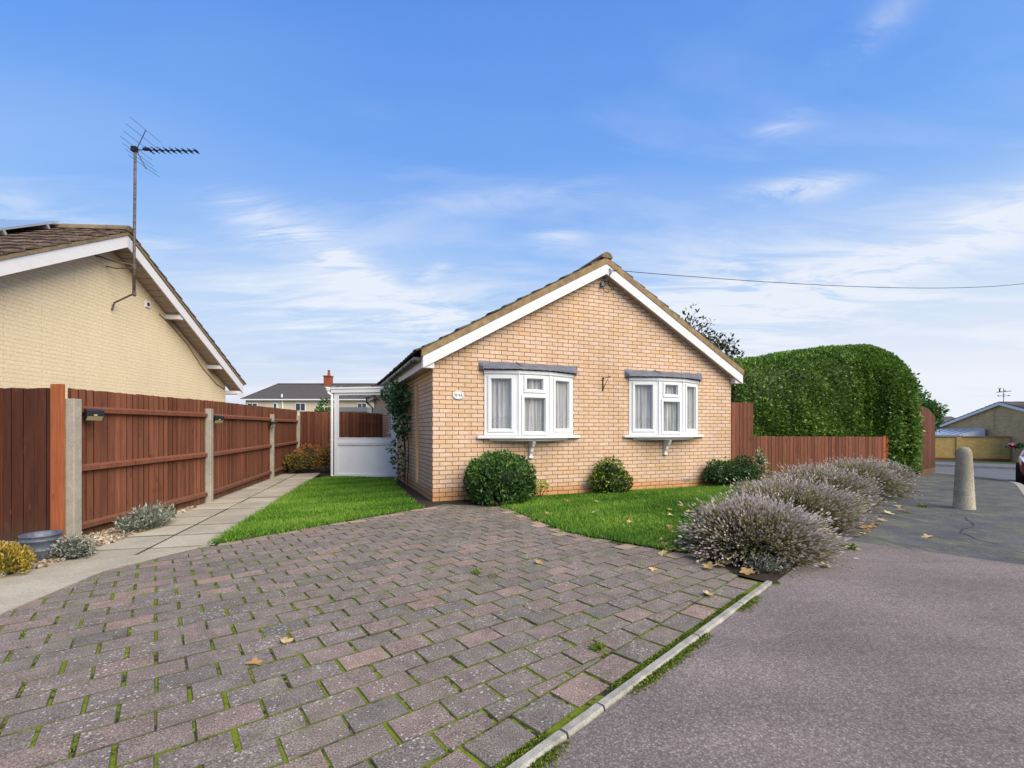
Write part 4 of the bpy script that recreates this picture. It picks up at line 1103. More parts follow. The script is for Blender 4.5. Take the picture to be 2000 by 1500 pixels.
def spiky(name, label, c, rx, ry, h, n, mat, ang=0, w=.012):
    t = empty(name, (c[0],c[1],0), ang, label, 'plant'); L = Leaves()
    a = rng.uniform(0,6.28,n); r = np.sqrt(rng.random(n))
    P0 = np.stack([rx*.5*r*np.cos(a), ry*.5*r*np.sin(a), np.full(n,.01)],1)
    P1 = np.stack([rx*r*np.cos(a), ry*r*np.sin(a), h*(1-.5*r**2)*(.55+.5*rng.random(n))],1)
    Pm = (P0+P1)/2
    L.add(sticks(P0,P1,w*.6), .3+.3*rng.random(n))
    for q in range(5):
        tt = (.35+.65*rng.random((n,1))); P = P0+(P1-P0)*tt
        L.add(leafquads(P, nrm(P1-P0), .05, .25, .9, .1), np.clip(.55+.22*rng.normal(size=n),0,1))
    L.build('foliage', mat, t); return t
spiky('lavender_plant', 'grey-green sprawling lavender leaning over the slab path by the fence', (-4.45,5.68), .20, .50, .32, 380, M['silver'], math.radians(8))

def lavender(label, c, rx, ry, h, n, ang):
    t = empty('lavender_bush', (c[0],c[1],0), ang, label, 'lavender', 'lavender bushes along the front boundary')
    th = rng.uniform(0,6.28,n); cz_ = rng.uniform(.02,1,n)**.8
    D = np.stack([np.cos(th)*np.sqrt(1-cz_**2), np.sin(th)*np.sqrt(1-cz_**2), cz_],1)
    lu = lump(D, int(c[0]*100)+5, 2.6)
    R = np.array([rx,ry,h]); sup = 1/(np.sum(np.abs(D)**2.5,1)**(1/2.5)); k = sup*(1+.13*lu+.09*rng.normal(size=n)+.16*(rng.random(n) < .05))*(.78+.26*rng.random(n))
    P1 = D*R*k[:,None]; P1[:,2] = np.maximum(P1[:,2], .035)
    P0 = P1*np.array([.30,.30,.05])+rng.normal(0,.03,P1.shape)*np.array([1,1,0]); P0[:,2] = .01
    mid = P0*.35+P1*.65+np.array([0,0,1])*.05*h
    L = Leaves()
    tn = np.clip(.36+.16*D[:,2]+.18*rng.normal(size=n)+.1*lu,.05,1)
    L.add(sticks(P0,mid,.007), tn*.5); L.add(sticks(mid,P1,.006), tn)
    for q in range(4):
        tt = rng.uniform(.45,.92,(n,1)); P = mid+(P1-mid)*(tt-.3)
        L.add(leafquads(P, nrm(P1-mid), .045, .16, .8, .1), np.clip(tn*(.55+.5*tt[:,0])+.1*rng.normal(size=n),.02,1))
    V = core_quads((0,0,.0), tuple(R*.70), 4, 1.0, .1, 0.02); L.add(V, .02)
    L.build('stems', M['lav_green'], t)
    Hh = Leaves(); d = nrm(P1-mid); ln = .028+.03*rng.random(n)
    for q in range(2):
        w = nrm(np.cross(d, rng.normal(size=d.shape)))*(.0058+.004*rng.random((n,1))); e = P1+d*ln[:,None]
        Hh.add(np.stack([P1-w*.5, P1+d*ln[:,None]*.45-w, e, P1+d*ln[:,None]*.45+w],1), np.clip(.5+.25*rng.normal(size=n)+.12*D[:,2],0,1))
    Hh.build('flower_heads', M['lav_head'], t); return t
A45 = math.radians(45)
lavender('nearest and largest grey-mauve lavender bush at the driveway corner', (2.46,4.70), .80, .60, .46, 7600, A45)
lavender('second lavender bush back from the driveway corner', (3.62,6.02), .98, .68, .52, 7000, A45)
lavender('third lavender bush back, in front of the low fence', (5.0,7.6), 1.18, .80, .54, 6400, A45)
lavender('fourth lavender bush, close in front of the low fence post', (6.55,9.0), 1.15, .85, .54, 5200, A45)
lavender('farthest lavender bush beside the foot of the hedge', (7.95,10.15), .95, .62, .46, 3400, A45)
shrub('small_lavender', 'low silvery lavender clump at the very corner of the edging', (2.17,3.98,.03), (.17,.12,.10), 420, M['silver'], .032, tint=(.42,.2), asp=.35, stems=0, cat='plant')

# clipped hedge: two merged rounded masses
hd = empty('clipped_hedge', (8.4,13.3,0), 0, 'tall rounded clipped green hedge behind the low fence', 'hedge')
L = Leaves()
ctl = np.array([(3.9,11.8),(4.9,12.1),(6.8,12.62),(8.3,13.05),(9.55,13.42),(10.22,13.05),(10.53,12.35),(10.75,11.5)]); ctl = ctl-np.array([8.4,13.3])
def hcurve(t):           # t 0..1 along the centre line, Catmull-Rom
    n = len(ctl)-3; x = np.clip(t,0,.99999)*n; i = x.astype(int); f = (x-i)[:,None]
    p0, p1, p2, p3 = ctl[i], ctl[i+1], ctl[i+2], ctl[i+3]
    return .5*(2*p1+(p2-p0)*f+(2*p0-5*p1+4*p2-p3)*f**2+(3*p1-p0-3*p2+p3)*f**3)
HZ0, HP = 1.75, 2.7
def hsurf(t, a):
    """t along the run, a 0..1 round the section from the front foot over the top to the back"""
    C = hcurve(t); D = nrm(hcurve(np.minimum(t+.004,1))-hcurve(np.maximum(t-.004,0)-.0)); Nn = np.stack([D[:,1],-D[:,0]],1)
    e = np.clip((t-.66)/.34,0,1); k = np.maximum(1-e**2.4,0)**(1/2.4)
    e0 = np.clip((.05-t)/.05,0,1); k = k*np.maximum(1-e0**2.5,.0)**(1/2.5)
    H = 2.84+.76*np.sin(np.clip(t/.66,0,1)*np.pi/2); w = .92*k+.02
    side = HZ0/(HZ0+1.6); 
    f1 = .28; z = np.where(a < f1, a/f1*HZ0, np.where(a > 1-f1, (1-a)/f1*HZ0, 0)); ph = np.clip((a-f1)/(1-2*f1),0,1)*np.pi
    cx_, sz = np.cos(ph), np.sin(ph); rad = 1/(np.abs(cx_)**HP+np.abs(sz)**HP)**(1/HP)
    off = np.where(a < f1, 1, np.where(a > 1-f1, -1, cx_*rad)); z = np.where((a >= f1) & (a <= 1-f1), HZ0+sz*rad*(H-HZ0)*np.maximum(k,.02), z)
    return np.stack([C[:,0]+Nn[:,0]*off*w, C[:,1]+Nn[:,1]*off*w, z],1)
def hsample(n, t0, t1, a0, a1, inset=0):
    t = rng.uniform(t0,t1,n); a = rng.uniform(a0,a1,n); P = hsurf(t,a); A = hsurf(t,a+.004)-hsurf(t,a-.004); B = hsurf(np.minimum(t+.004,1),a)-hsurf(np.maximum(t-.004,0),a)
    Nn = nrm(np.cross(A,B)); C = np.concatenate([hcurve(t),np.full((n,1),1.2)],1)
    Nn = Nn*np.sign(np.sum(Nn*(P-C),1)+1e-6)[:,None]
    return P, Nn
for n, t0, t1, a0, a1 in ((60000,0,1,.02,.62),(16000,.72,1,.02,.98),(9000,0,.72,.62,.98),(7000,.955,1,.0,1)):
    P, Nn = hsample(n,t0,t1,a0,a1)
    lu = lump(P, 31, 1.3); fine = lump(P, 51, 5.0)
    P = P+Nn*(.035*lu+.03*fine-.10*rng.random(n)**2)[:,None]+(rng.normal(0,.06,P.shape) if t0 > .9 else 0)
    P = P[:,:]; ok = P[:,2] > .04
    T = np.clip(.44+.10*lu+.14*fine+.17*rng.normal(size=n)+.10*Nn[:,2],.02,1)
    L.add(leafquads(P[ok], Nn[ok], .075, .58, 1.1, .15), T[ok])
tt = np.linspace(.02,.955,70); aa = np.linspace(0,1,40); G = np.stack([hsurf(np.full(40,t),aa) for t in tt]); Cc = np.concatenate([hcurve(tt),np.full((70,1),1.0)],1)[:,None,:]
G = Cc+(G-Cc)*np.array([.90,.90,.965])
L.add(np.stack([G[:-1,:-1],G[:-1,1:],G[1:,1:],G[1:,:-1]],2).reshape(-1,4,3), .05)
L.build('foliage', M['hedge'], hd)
for k in range(6):
    b = MB(); p = hcurve(np.array([.1+.15*k]))[0]; b.tube([(p[0],p[1],-.05),(p[0]+.03,p[1],.6),(p[0],p[1]+.03,1.2)], .05, 6); b.build('trunk', M['bark'], hd)

# climber on the side wall
cl = empty('climbing_plant', (*hpt(-.12,2.2)[:2],0), HT, 'dark leaved climbing plant trained up the side wall beside the porch', 'climber')
L = Leaves()
for cc, rr, n in (((-.10,.35,1.85),(.15,.75,.34),760),((-.08,.05,1.45),(.12,.42,.36),420),((-.18,.75,2.05),(.20,.42,.22),330),((-.10,-.1,1.9),(.12,.5,.34),320),((-.05,-.1,1.15),(.08,.2,.2),120),((-.10,.15,.62),(.16,.22,.16),90),((-.16,.35,.85),(.16,.25,.12),55),((-.06,.05,.36),(.10,.16,.2),80)):
    P, Nn, lu = ellipsoid(int(n*.72), cc, rr, int(rr[1]*100), .3, -.95, 2, 4, .6)
    P[:,0] = np.minimum(P[:,0], .09)
    L.add(leafquads(P, Nn, .085, .6, 1.0, -.15), np.clip(.42+.2*lu+.22*rng.normal(size=len(P)),.02,1))
L.build('foliage', M['rose'], cl)
for pts in ([(0,.02,0),(.03,.05,.5),(0,.1,1.1),(-.02,.15,1.8)], [(.03,-.1,0),(.06,-.12,.4),(.04,-.25,.9),(.02,-.2,1.5)], [(0,.02,.2),(.05,.2,.8),(.0,.3,1.5)]):
    b = MB(); b.tube(pts, .011, 5); b.build('stem', M['bark'], cl)

# trees
def tree(name, label, base, h, cr, n, mat, leaf, seed, tint=(.45,.2), cz_=None, dep=.6, limbs=7):
    t = empty(name, base, 0, label, 'tree'); r = random.Random(seed); L = Leaves(); tb = MB()
    cz_ = cz_ or h*.66
    tb.tube([(0,0,-.3),(.05,0,h*.3),(0,.05,h*.62),(.02,0,h*.85)], [.11,.085,.05,.015], 8)
    for k in range(limbs):
        a = k*6.28/limbs+r.uniform(-.3,.3); z0 = h*r.uniform(.3,.6); e = (cr*.75*math.cos(a), cr*.75*math.sin(a), cz_+r.uniform(-.3,.35)*(h-cz_)*1.6)
        tb.tube([(0,0,z0),(e[0]*.5,e[1]*.5,(z0+e[2])/2+.1),e], [.04,.025,.008], 6)
        rr = cr*r.uniform(.35,.55)
        P, Nn, lu = ellipsoid(int(n/limbs), e, (rr,rr,rr*.8), seed+k, .3, -.9, 2, 4, dep)
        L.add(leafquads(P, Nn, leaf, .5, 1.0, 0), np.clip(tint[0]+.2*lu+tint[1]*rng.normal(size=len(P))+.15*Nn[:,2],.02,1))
    P, Nn, lu = ellipsoid(int(n*.4), (0,0,cz_+.1*h), (cr*.7,cr*.7,h-cz_), seed+50, .3, -.8, 2, 4, dep)
    L.add(leafquads(P, Nn, leaf, .5, 1.0, 0), np.clip(tint[0]+.2*lu+tint[1]*rng.normal(size=len(P)),.02,1))
    tb.build('trunk', M['bark'], t); L.build('crown', mat, t); return t
tree('garden_tree', 'sparse dark leaved tree showing above the right roof slope', (6.2,16.2,gz(6.2,16.2)), 4.75, 1.3, 3000, M['treeleaf'], .14, 5, cz_=3.5, limbs=10)
tree('conifer_tree', 'bright green conifer peeping out beyond the hedge', (18.55,21.6,gz(18.55,21.6)), 3.3, .95, 3800, M['conifer'], .16, 9, (.55,.2), cz_=2.3, dep=.4)
tree('far_shrub_tree', 'small leafy tree top showing over the back fence left of the porch', (-7.35,18.3,0), 2.25, .42, 900, M['conifer'], .10, 12, (.35,.2), cz_=1.8, dep=.4)

# ------------------------------------------------------------------ bollard
bo = MB()
bo.lathe([(.001,-.05),(.136,-.05),(.134,0),(.127,.08),(.115,.35),(.103,.62),(.094,.82),(.088,.875),(.072,.92),(.045,.945),(.001,.952)], (0,0,0), 40)
def m_bollard():
    s = N('aggregate_concrete', .95, .15); co = s.coord('Object')
    f = s.noise(co, 75, 3, .75); c = s.ramp(f, [(.3, (.20,.165,.115)), (.5, (.46,.395,.285)), (.72, (.70,.63,.50))])
    b_ = s.noise(co, 4, 4, .6); sep = s.node('ShaderNodeSeparateXYZ'); s.l.new(co, sep.inputs[0])
    up = s.ramp(s.math('ADD', sep.outputs[2], s.math('MULTIPLY', b_, .35)), [(.35, 0.0), (.85, 1.0)])
    c = s.mix(s.math('MULTIPLY', up, .42), c, (.09,.075,.05))
    side = s.math('MULTIPLY', sep.outputs[0], -6.0, True)
    band = s.ramp(sep.outputs[2], [(.05, .2), (.22, 1.0), (.5, .7), (.72, 0.0)])
    g = s.math('MULTIPLY', s.math('MULTIPLY', side, band), s.ramp(b_, [(.35, .1), (.6, 1.0)]))
    c = s.mix(s.math('MULTIPLY', g, .8), c, (.10,.13,.06)); s.bump(f, .9, .006); return s.color(c).done()
o = tag(bo.build('bollard', m_bollard(), smooth=True), 'tapered concrete bollard standing on the pavement', 'bollard'); o.location = (6.98,7.17,0)

# ------------------------------------------------------------------ parked car at the right edge
CH = math.radians(41)
cfx, cfy = 12.25, 11.26
left_n = Vector((-math.sin(CH), math.cos(CH))); fw = Vector((math.cos(CH), math.sin(CH)))
cc = Vector((cfx,cfy))-left_n*.85+fw*2.0
car = empty('parked_car', (cc.x,cc.y,gz(cc.x,cc.y)-.11), CH+math.pi, 'dark red hatchback parked by the kerb, cut off by the right frame edge', 'car')
# local: +x is the car's front (towards us)
st = [(2.02,.62,.30,.62,.70),(1.95,.74,.24,.70,.78),(1.7,.83,.20,.80,.88),(1.3,.87,.19,.86,.94),(.8,.88,.19,.92,1.0),(0,.885,.19,.94,1.02),(-1.0,.88,.19,.96,1.04),(-1.6,.86,.2,.96,1.05),(-1.9,.80,.26,.92,1.02),(-2.0,.70,.32,.80,.92)]
v = []; f = []
for x,w,zb,zs_,zc in st:
    sec = [(-w*.86,zb),(-w*.98,zb+.12),(-w,(zb+zs_)/2+.05),(-w*.95,zs_),(-w*.6,zc-.01),(0,zc),(w*.6,zc-.01),(w*.95,zs_),(w,(zb+zs_)/2+.05),(w*.98,zb+.12),(w*.86,zb)]
    v += [(x,y,z) for y,z in sec]
m = 11
for i in range(len(st)-1):
    for k in range(m-1): f.append((i*m+k,i*m+k+1,(i+1)*m+k+1,(i+1)*m+k))
    f.append((i*m+m-1,i*m,(i+1)*m,(i+1)*m+m-1))
f.append(tuple(range(m-1,-1,-1))); f.append(tuple((len(st)-1)*m+k for k in range(m)))
b = MB(); b.faces(v, f); body = b.build('body', M['car_red'], car, smooth=True)
sb = body.modifiers.new('s','SUBSURF'); sb.levels = 1; sb.render_levels = 2
b = MB(); v = []
gh = [(1.0,.78,.96,.97),(.35,.72,.98,1.36),(-.2,.70,.99,1.44),(-1.0,.69,1.0,1.42),(-1.55,.66,1.01,1.30),(-1.88,.70,1.0,1.02)]
for x,w,z0,z1 in gh: v += [(x,-w-.06*(z1>1.1),z0),(x,-w*.88,z1-.02),(x,-w*.5,z1),(x,w*.5,z1),(x,w*.88,z1-.02),(x,w+.06*(z1>1.1),z0)]
f = []
for i in range(len(gh)-1):
    for k in range(5): f.append((i*6+k,i*6+k+1,(i+1)*6+k+1,(i+1)*6+k))
b.faces(v, f); b.build('window_glass', M['car_glass'], car, smooth=True)
b = MB(); v = []
for x,w,z0,z1 in gh[1:5]: v += [(x,-w*.9,z1-.015),(x,-w*.5,z1+.012),(x,w*.5,z1+.012),(x,w*.9,z1-.015)]
b.faces(v, [(i*4+k,i*4+k+1,i*4+k+5,i*4+k+4) for i in range(3) for k in range(3)]); b.build('roof', M['car_red'], car, smooth=True)
for sx in (1.28,-1.28):
    for sy in (-1,1):
        w = MB(); pr = [(.20,-.09),(.30,-.09),(.315,-.06),(.315,.06),(.30,.09),(.20,.09)]
        vv = []; ff = []
        for r,yy in pr: vv += [(sx+r*math.cos(k*.2618), sy*.80+yy, .315+r*math.sin(k*.2618)) for k in range(24)]
        for i in range(5):
            for k in range(24): ff.append((i*24+k,i*24+(k+1)%24,(i+1)*24+(k+1)%24,(i+1)*24+k))
        w.faces(vv, ff); wh = w.build('wheel', M['rubber'], car, smooth=True)
        w = MB(); w.tube([(sx,sy*.80-.06,.315),(sx,sy*.80+.06,.315)], .195, 20)
        for k in range(5): a = k*1.2566; w.bar((sx,sy*.875,.315),(sx+.18*math.cos(a),sy*.875,.315+.18*math.sin(a)),.05,.03,(0,1,0))
        w.build('rim', M['alu'], wh)
for sy in (-1,1):
    b = MB(); P = []
    for r,xx in ((.02,.12),(.075,.06),(.10,-.02),(.085,-.08),(.02,-.10)): P.append([(.62+xx, sy*(.99+0*k)+.085*math.cos(k*.785)*(r/.1), 1.03+.065*math.sin(k*.785)*(r/.1)) for k in range(8)])
    b.faces([q for R in P for q in R], [(i*8+k,i*8+(k+1)%8,(i+1)*8+(k+1)%8,(i+1)*8+k) for i in range(4) for k in range(8)])
    mi = b.build('mirror', M['car_red'], car, smooth=True)
    b = MB(); b.bar((.60,sy*.84,.96),(.60,sy*.98,1.0),.07,.035); b.build('mirror_arm', M['rubber'], mi)
    b = MB(); b.prism([(1.90,sy*.50,.62),(1.90,sy*.745,.64),(1.68,sy*.825,.74),(1.60,sy*.83,.79),(1.83,sy*.52,.74)], (.055,0,.012)); b.build('headlight', M['lampglass'], car, bevel=.01)
    b = MB(); b.prism([(1.74,sy*.82,.62),(1.60,sy*.865,.63),(1.60,sy*.865,.67),(1.74,sy*.82,.66)], (.02,sy*.008,0)); b.build('indicator', M['amber'], car)
b = MB(); b.box(1.985,2.02,-.40,.40,.34,.48); b.build('grille', M['rubber'], car)
b = MB(); b.box(2.021,2.03,-.26,.26,.50,.61); b.build('number_plate', M['plate'], car)

# ------------------------------------------------------------------ across the road
yw = empty('garden_wall', (31.5,35.15,0), 0, 'yellow brick garden wall across the road', 'wall')
wa, wb = Vector((-6,2.4)), Vector((4.3,-1.75)); dd = (wb-wa); nn = Vector((dd.y,-dd.x)).normalized()
b = MB(); wang = math.atan2(dd.y,dd.x); b.box(0,dd.length,0,.22,-1.35,.70)
for x in (3.9,8.1): b.box(x,x+.33,-.06,0,-1.35,.70)
o = b.build('brickwork', M['yellow_brick'], yw); o.location = (*wa,0); o.rotation_euler = (0,0,wang)
b = MB(); b.box(-.05,dd.length+.03,-.07,.27,.701,.76); o = b.build('coping', M['verge'], yw); o.location = (*wa,0); o.rotation_euler = (0,0,wang)
b = MB(); b.box(0,dd.length+.02,-.012,-.002,-1.3,-.86); o = b.build('damp_plinth', M['red_brick'], yw); o.location = (*wa,0); o.rotation_euler = (0,0,wang)
fb_ = empty('far_bungalow', (36,34.1,0), 0, 'low yellow brick bungalow with white verge across the road', 'bungalow')
b = MB(); zz = lambda y: 3.18-.345*abs(y)
b.poly([(0,-5.6,-1.3),(0,5.6,-1.3),(0,5.6,zz(5.6)),(0,0,3.18),(0,-5.6,zz(5.6))][::-1]); b.poly([(0,-5.6,-1.3),(14,-5.6,-1.3),(14,-5.6,1.2),(0,-5.6,1.2)])
b.poly([(0,5.6,-1.3),(14,5.6,-1.3),(14,5.6,1.2),(0,5.6,1.2)]); b.build('wall', M['pale_brick'], fb_)
b = MB(); tile_slope(b, (-.25,0,3.27), (1,0,0), (0,-1,-.345), 14, 6.3, 1.0, .35); tile_slope(b, (-.25,0,3.27), (1,0,0), (0,1,-.345), 14, 6.3, 1.0, .35); b.build('roof', M['slate'], fb_)
for s in (-1,1):
    b = MB(); b.prism([(-.24,.002*s,3.26),(-.24,5.9*s,3.26-.345*5.9),(-.24,5.9*s,3.07-.345*5.9),(-.24,.002*s,3.05)], (.05,0,0)); b.build('barge_board', M['upvc'], fb_)
for y in (.55,-1.5):
    b = MB(); b.box(-.03,-.003,y-.03,y+.03,-1.0,2.9); b.build('movement_joint', M['pale_brick'], fb_)
b = MB()   # glazed lean-to on its gable
for k in range(8): b.bar((-.3,5.6-k*.62,1.28),(-2.0,5.6-k*.62,.80),.09,.07)
b.box(-.33,-.2,1.0,5.7,1.24,1.32); b.box(-2.1,-1.95,1.0,5.7,.73,.84); b.box(-2.05,-1.98,1.0,5.7,-1.2,.35)
for k in range(6): b.box(-2.06,-1.97,1.0+k*.93,1.2+k*.93,.35,.73)
b.prism([(-.25,1.0,1.3),(-2.05,1.0,.8),(-2.05,1.0,.5),(-.25,1.0,.5)], (0,.05,0)); lt = b.build('lean_to', M['upvc'], fb_)
b = MB(); b.poly([(-.3,1.05,1.29),(-.3,5.6,1.29),(-2.0,5.6,.82),(-2.0,1.05,.82)]); b.build('roof_glazing', M['alu'], lt)
b = MB(); b.poly([(-2.0,1,.35),(-2.0,5.7,.35),(-2.0,5.7,.73),(-2.0,1,.73)]); b.build('window_strip', M['car_glass'], lt)
wv = empty('weather_vane', (36.1,34.1,3.25), 0, 'black weather vane on the ridge of the far bungalow', 'weather vane')
b = MB(); b.tube([(0,0,0),(0,0,1.05)], .018, 6); b.build('pole', M['iron'], wv)
b = MB(); b.bar((-.42,.1,.74),(.45,-.1,.82),.04,.045); b.tube([(-.22,.05,.78),(-.25,.05,.92),(-.22,.05,1.0)], [.05,.035,.05], 6); b.tube([(-.22,.05,.95),(-.33,.05,1.08)], .018, 5); b.tube([(-.22,.05,.95),(-.14,.05,1.08)], .018, 5); b.tube([(.1,0,.8),(.1,0,.9)], .03, 5); b.build('figure_arrow', M['iron'], wv)
b = MB(); b.tube([(-.40,.05,.47),(.40,-.05,.5)], .012, 4); b.tube([(0,-.4,.48),(0,.4,.48)], .012, 4); b.lathe([(.001,.52),(.05,.57),(.001,.62)], (0,0,0), 8); b.lathe([(.001,.36),(.05,.41),(.001,.46)], (0,0,0), 8)
for x in (-.4,.4): b.box(x-.04,x+.04,-.01,.01,.45,.53)
b.build('compass', M['iron'], wv)
shrub('far_bush', 'dark green bush at the end of the yellow garden wall', (35.1,32.2,-.6), (1.1,.9,.75), 2200, M['shrub'], .2, clumps=[((0,0,-.55),(1.15,.9,.7),1)], zmin=-.8, stems=0)
bpy.data.objects['far_bush'].children[0].location.z = 0
shrub('far_yellow_shrub', 'yellow-green shrub rising behind the end of the yellow wall', (37.6,33.6,.5), (1.0,.9,.9), 1500, M['shrub_y'], .22, clumps=[((0,0,.1),(1.0,.9,1.0),1)], zmin=-.95, stems=0, tint=(.7,.2), dep=.5)
def lift(nm, z):
    o = bpy.data.objects[nm]; o.location.z = z
def bare_plant(x, y, label):
    t = empty('roadside_plant', (x,y,gz(x,y)), 0, label, 'plant'); b = MB()
    for k in range(9):
        a = k*.7; b.tube([(0,0,0),(.3*math.cos(a),.3*math.sin(a),.5+.3*random.random())], .014, 4)
    b.build('twigs', M['bark'], t)
bare_plant(32.6,33.9, 'bare twiggy plant in front of the yellow wall')
# far house with a chimney right of the side fence
h2 = empty('distant_house', (60,68,gz(60,68)), math.radians(10), 'distant brown roofed house with chimney seen past the side fence', 'house')
b = MB(); b.box(-4,5,-3,3,0,2.9); b.build('wall', M['pale_brick'], h2)
b = MB(); b.prism([(-4.3,-3.3,2.9),(-4.3,3.3,2.9),(-4.3,0,4.35)], (9.6,0,0)); rf = b.build('roof', M['slate'], h2)
b = MB(); b.box(1.5,2.5,-.5,.5,3.9,5.5); b.box(1.4,2.6,-.6,.6,5.5,5.7); b.tube([(2,0,5.7),(2,0,6.4)], .2, 8); b.build('chimney', M['red_brick'], rf)
# semi-detached houses beyond the back fence
fh = empty('semi_detached_house', (-33.0,57,0), 0, 'cream rendered two storey houses with a grey hipped roof beyond the fence', 'house')
b = MB(); b.box(.3,24,0,8,0,5.0); b.build('wall', M['render'], fh)
b = MB(); b.faces([(-.1,-.35,4.98),(24.4,-.35,4.98),(24.4,8.4,4.98),(-.1,8.4,4.98),(2.3,4,7.25),(22,4,7.25)], [(0,1,5,4),(1,2,5),(2,3,4,5),(3,0,4),(0,3,2,1)]); rf = b.build('roof', M['slate'], fh)
b = MB(); b.tube([(2.2,4,7.27),(22,4,7.27)], .1, 6); b.tube([(-.1,-.35,5.0),(2.3,4,7.27)], .09, 6); b.build('ridge_tiles', M['slate'], rf)
b = MB(); b.box(8.45,9.3,3.5,4.5,6.7,8.2); b.box(8.38,9.37,3.42,4.58,8.2,8.33); b.lathe([(.2,0),(.18,.3),(.14,.5),(.18,.75)], (8.95,4,8.33), 10); b.build('chimney', M['red_brick'], rf)
b = MB(); b.box(8.36,9.39,3.4,4.6,6.55,6.78); b.build('chimney_flashing', M['alu'], rf)
b = MB(); b.box(-.2,24.4,-.42,-.33,4.85,5.0); b.build('gutter', M['upvc'], fh); b = MB(); b.tube([(4.9,-.12,4.85),(4.9,-.12,0)], .09, 6); b.tube([(4.9,-.3,5.2),(4.9,-.3,5.6)], .1, 6); b.build('downpipe', M['upvc'], fh)
for x,w,z0 in ((.5,1.3,3.7),(3.7,.55,3.6),(6.4,1.3,3.5),(9.4,.5,4.0),(14.0,1.2,3.6),(17.5,1.2,3.6)):
    b = MB(); b.box(x,x+w,-.06,.02,z0,4.55); wn = b.build('window', M['upvc'], fh)
    b = MB(); hw = (w-.24)/(2 if w > 1 else 1)
    for k in range(2 if w > 1 else 1): b.box(x+.1+k*(hw+.06),x+.1+k*(hw+.06)+hw-.02,-.07,-.061,z0+.1,4.45)
    b.build('pane', M['car_glass'], wn)
gs = empty('garden_shed', (-8.0,20.0,0), 0, 'blue-grey flat roofed shed seen through the porch glass above the back fence', 'shed')
b = MB(); b.box(.1,3.3,.1,2.4,0,1.98); b.build('wall', M['render'], gs); b = MB(); b.box(0,1.75,0,2.5,2.0,2.2); b.build('roof', M['bluegrey'], gs)

# ------------------------------------------------------------------ fallen leaves and weeds
def leaf_mesh(seed):
    r = random.Random(seed); b = MB(); pts = []
    for k in range(20):
        a = k*2*math.pi/20; lobe = .55+.45*abs(math.cos(a*2.5))**1.3*(1 if abs(a-math.pi) > .5 else .4)
        rr = lobe*(1+r.uniform(-.12,.12)); pts.append((rr*math.cos(a), rr*math.sin(a)*.8))
    cu = r.uniform(.15,.55); cv = r.uniform(-.3,.4)
    P = [(x,y,.08+cu*y*y+cv*x*x+r.uniform(0,.06)) for x,y in pts]; c = (0,0,.02); b.tint = r.uniform(.1,.95)
    for k in range(20):
        b.tint = min(1,max(0,b.tint+r.uniform(-.06,.06))); b.poly([c,P[k],P[(k+1)%20]])
    b.bar((-.4,0,.05),(-1.25,r.uniform(-.3,.3),.04),.05,.03)
    me = b.build('fallen_leaf', M['dead'], None); m = me.data; bpy.data.objects.remove(me); return m
LM = [leaf_mesh(s) for s in range(7)]
def put_leaf(x, y, s, label, group, k, z=.004):
    o = bpy.data.objects.new('fallen_leaf', LM[k % 7]); col.objects.link(o)
    o.location = (x,y,z); o.scale = (s,s,s); o.rotation_euler = (random.gauss(0,.25), random.gauss(0,.25), random.uniform(0,6.28))
    return tag(o, label, 'leaf', group)
put_leaf(-1.295,2.65,.05, 'curled tan leaf on the driveway, the farther of two close together', 'leaves on the driveway', 3)
put_leaf(-1.33,2.40,.045, 'pale tan leaf on the driveway, the nearer of two close together', 'leaves on the driveway', 5)
put_leaf(.242,4.22,.055, 'lone yellowish leaf in the middle of the upper driveway', 'leaves on the driveway', 1)
put_leaf(1.227,4.02,.05, 'small greenish leaf on the paving in front of the lavender', 'leaves on the driveway', 2)
put_leaf(1.434,3.40,.055, 'pale flat leaf on the paving near the edging', 'leaves on the driveway', 6)
put_leaf(-2.966,5.27,.06, 'yellow leaf at the near tip of the left lawn', 'leaves on the left lawn', 4, .03)
put_leaf(-4.37,5.45,.05, 'pale leaf on the slab path beside the sprawling lavender', 'leaves on the path', 0, .015)
put_leaf(.504,6.53,.06, 'pale leaf on the edge of the lawn by the driveway', 'leaves at the lawn edge', 1, .03)
for k, (x, y) in enumerate([(2.177,8.126),(2.314,6.814),(2.187,6.378),(2.529,6.649),(1.742,6.269),(.93,7.67),(.92,6.69),(1.16,6.57),(1.377,7.566),(2.62,7.2),(1.5,5.9),(2.9,8.3),(1.9,5.6)]):
    put_leaf(x, y, .046+.012*random.random(), 'small yellow fallen leaf lying on the lawn below the front windows', 'leaves on the front lawn', k, .045)
for k, (x, y) in enumerate([(1.594,4.986),(1.575,4.811),(1.461,4.478),(1.742,4.388),(1.712,4.033),(1.884,4.219),(1.917,4.14),(1.99,4.2),(1.973,3.89),(2.256,4.093),(1.60,4.62),(1.82,4.08)]):
    put_leaf(x, y, .058+.022*random.random(), 'curled brown and yellow leaf at the driveway foot of the nearest lavender', 'leaves under the nearest lavender', k, .02)
for k, (x, y) in enumerate([(2.809,4.109),(3.419,4.77),(3.427,4.708),(4.10,5.351),(4.342,5.626),(4.519,5.774),(4.875,6.094),(5.424,6.648),(5.84,6.943),(5.80,6.73),(6.09,7.313),(3.95,5.25),(4.2,5.5),(4.66,5.95),(5.15,6.45),(4.42,5.72),(3.3,4.78)]):
    put_leaf(x+random.uniform(-.05,.02), y+random.uniform(-.02,.05), .055+.02*random.random(), 'yellow-brown leaf in the drift between the lavender row and the pavement', 'leaves along the lavender edge', k, .015)
put_leaf(4.678,5.224,.07, 'single pale leaf lying on the grey pavement', 'leaves on the pavement', 3, .006)
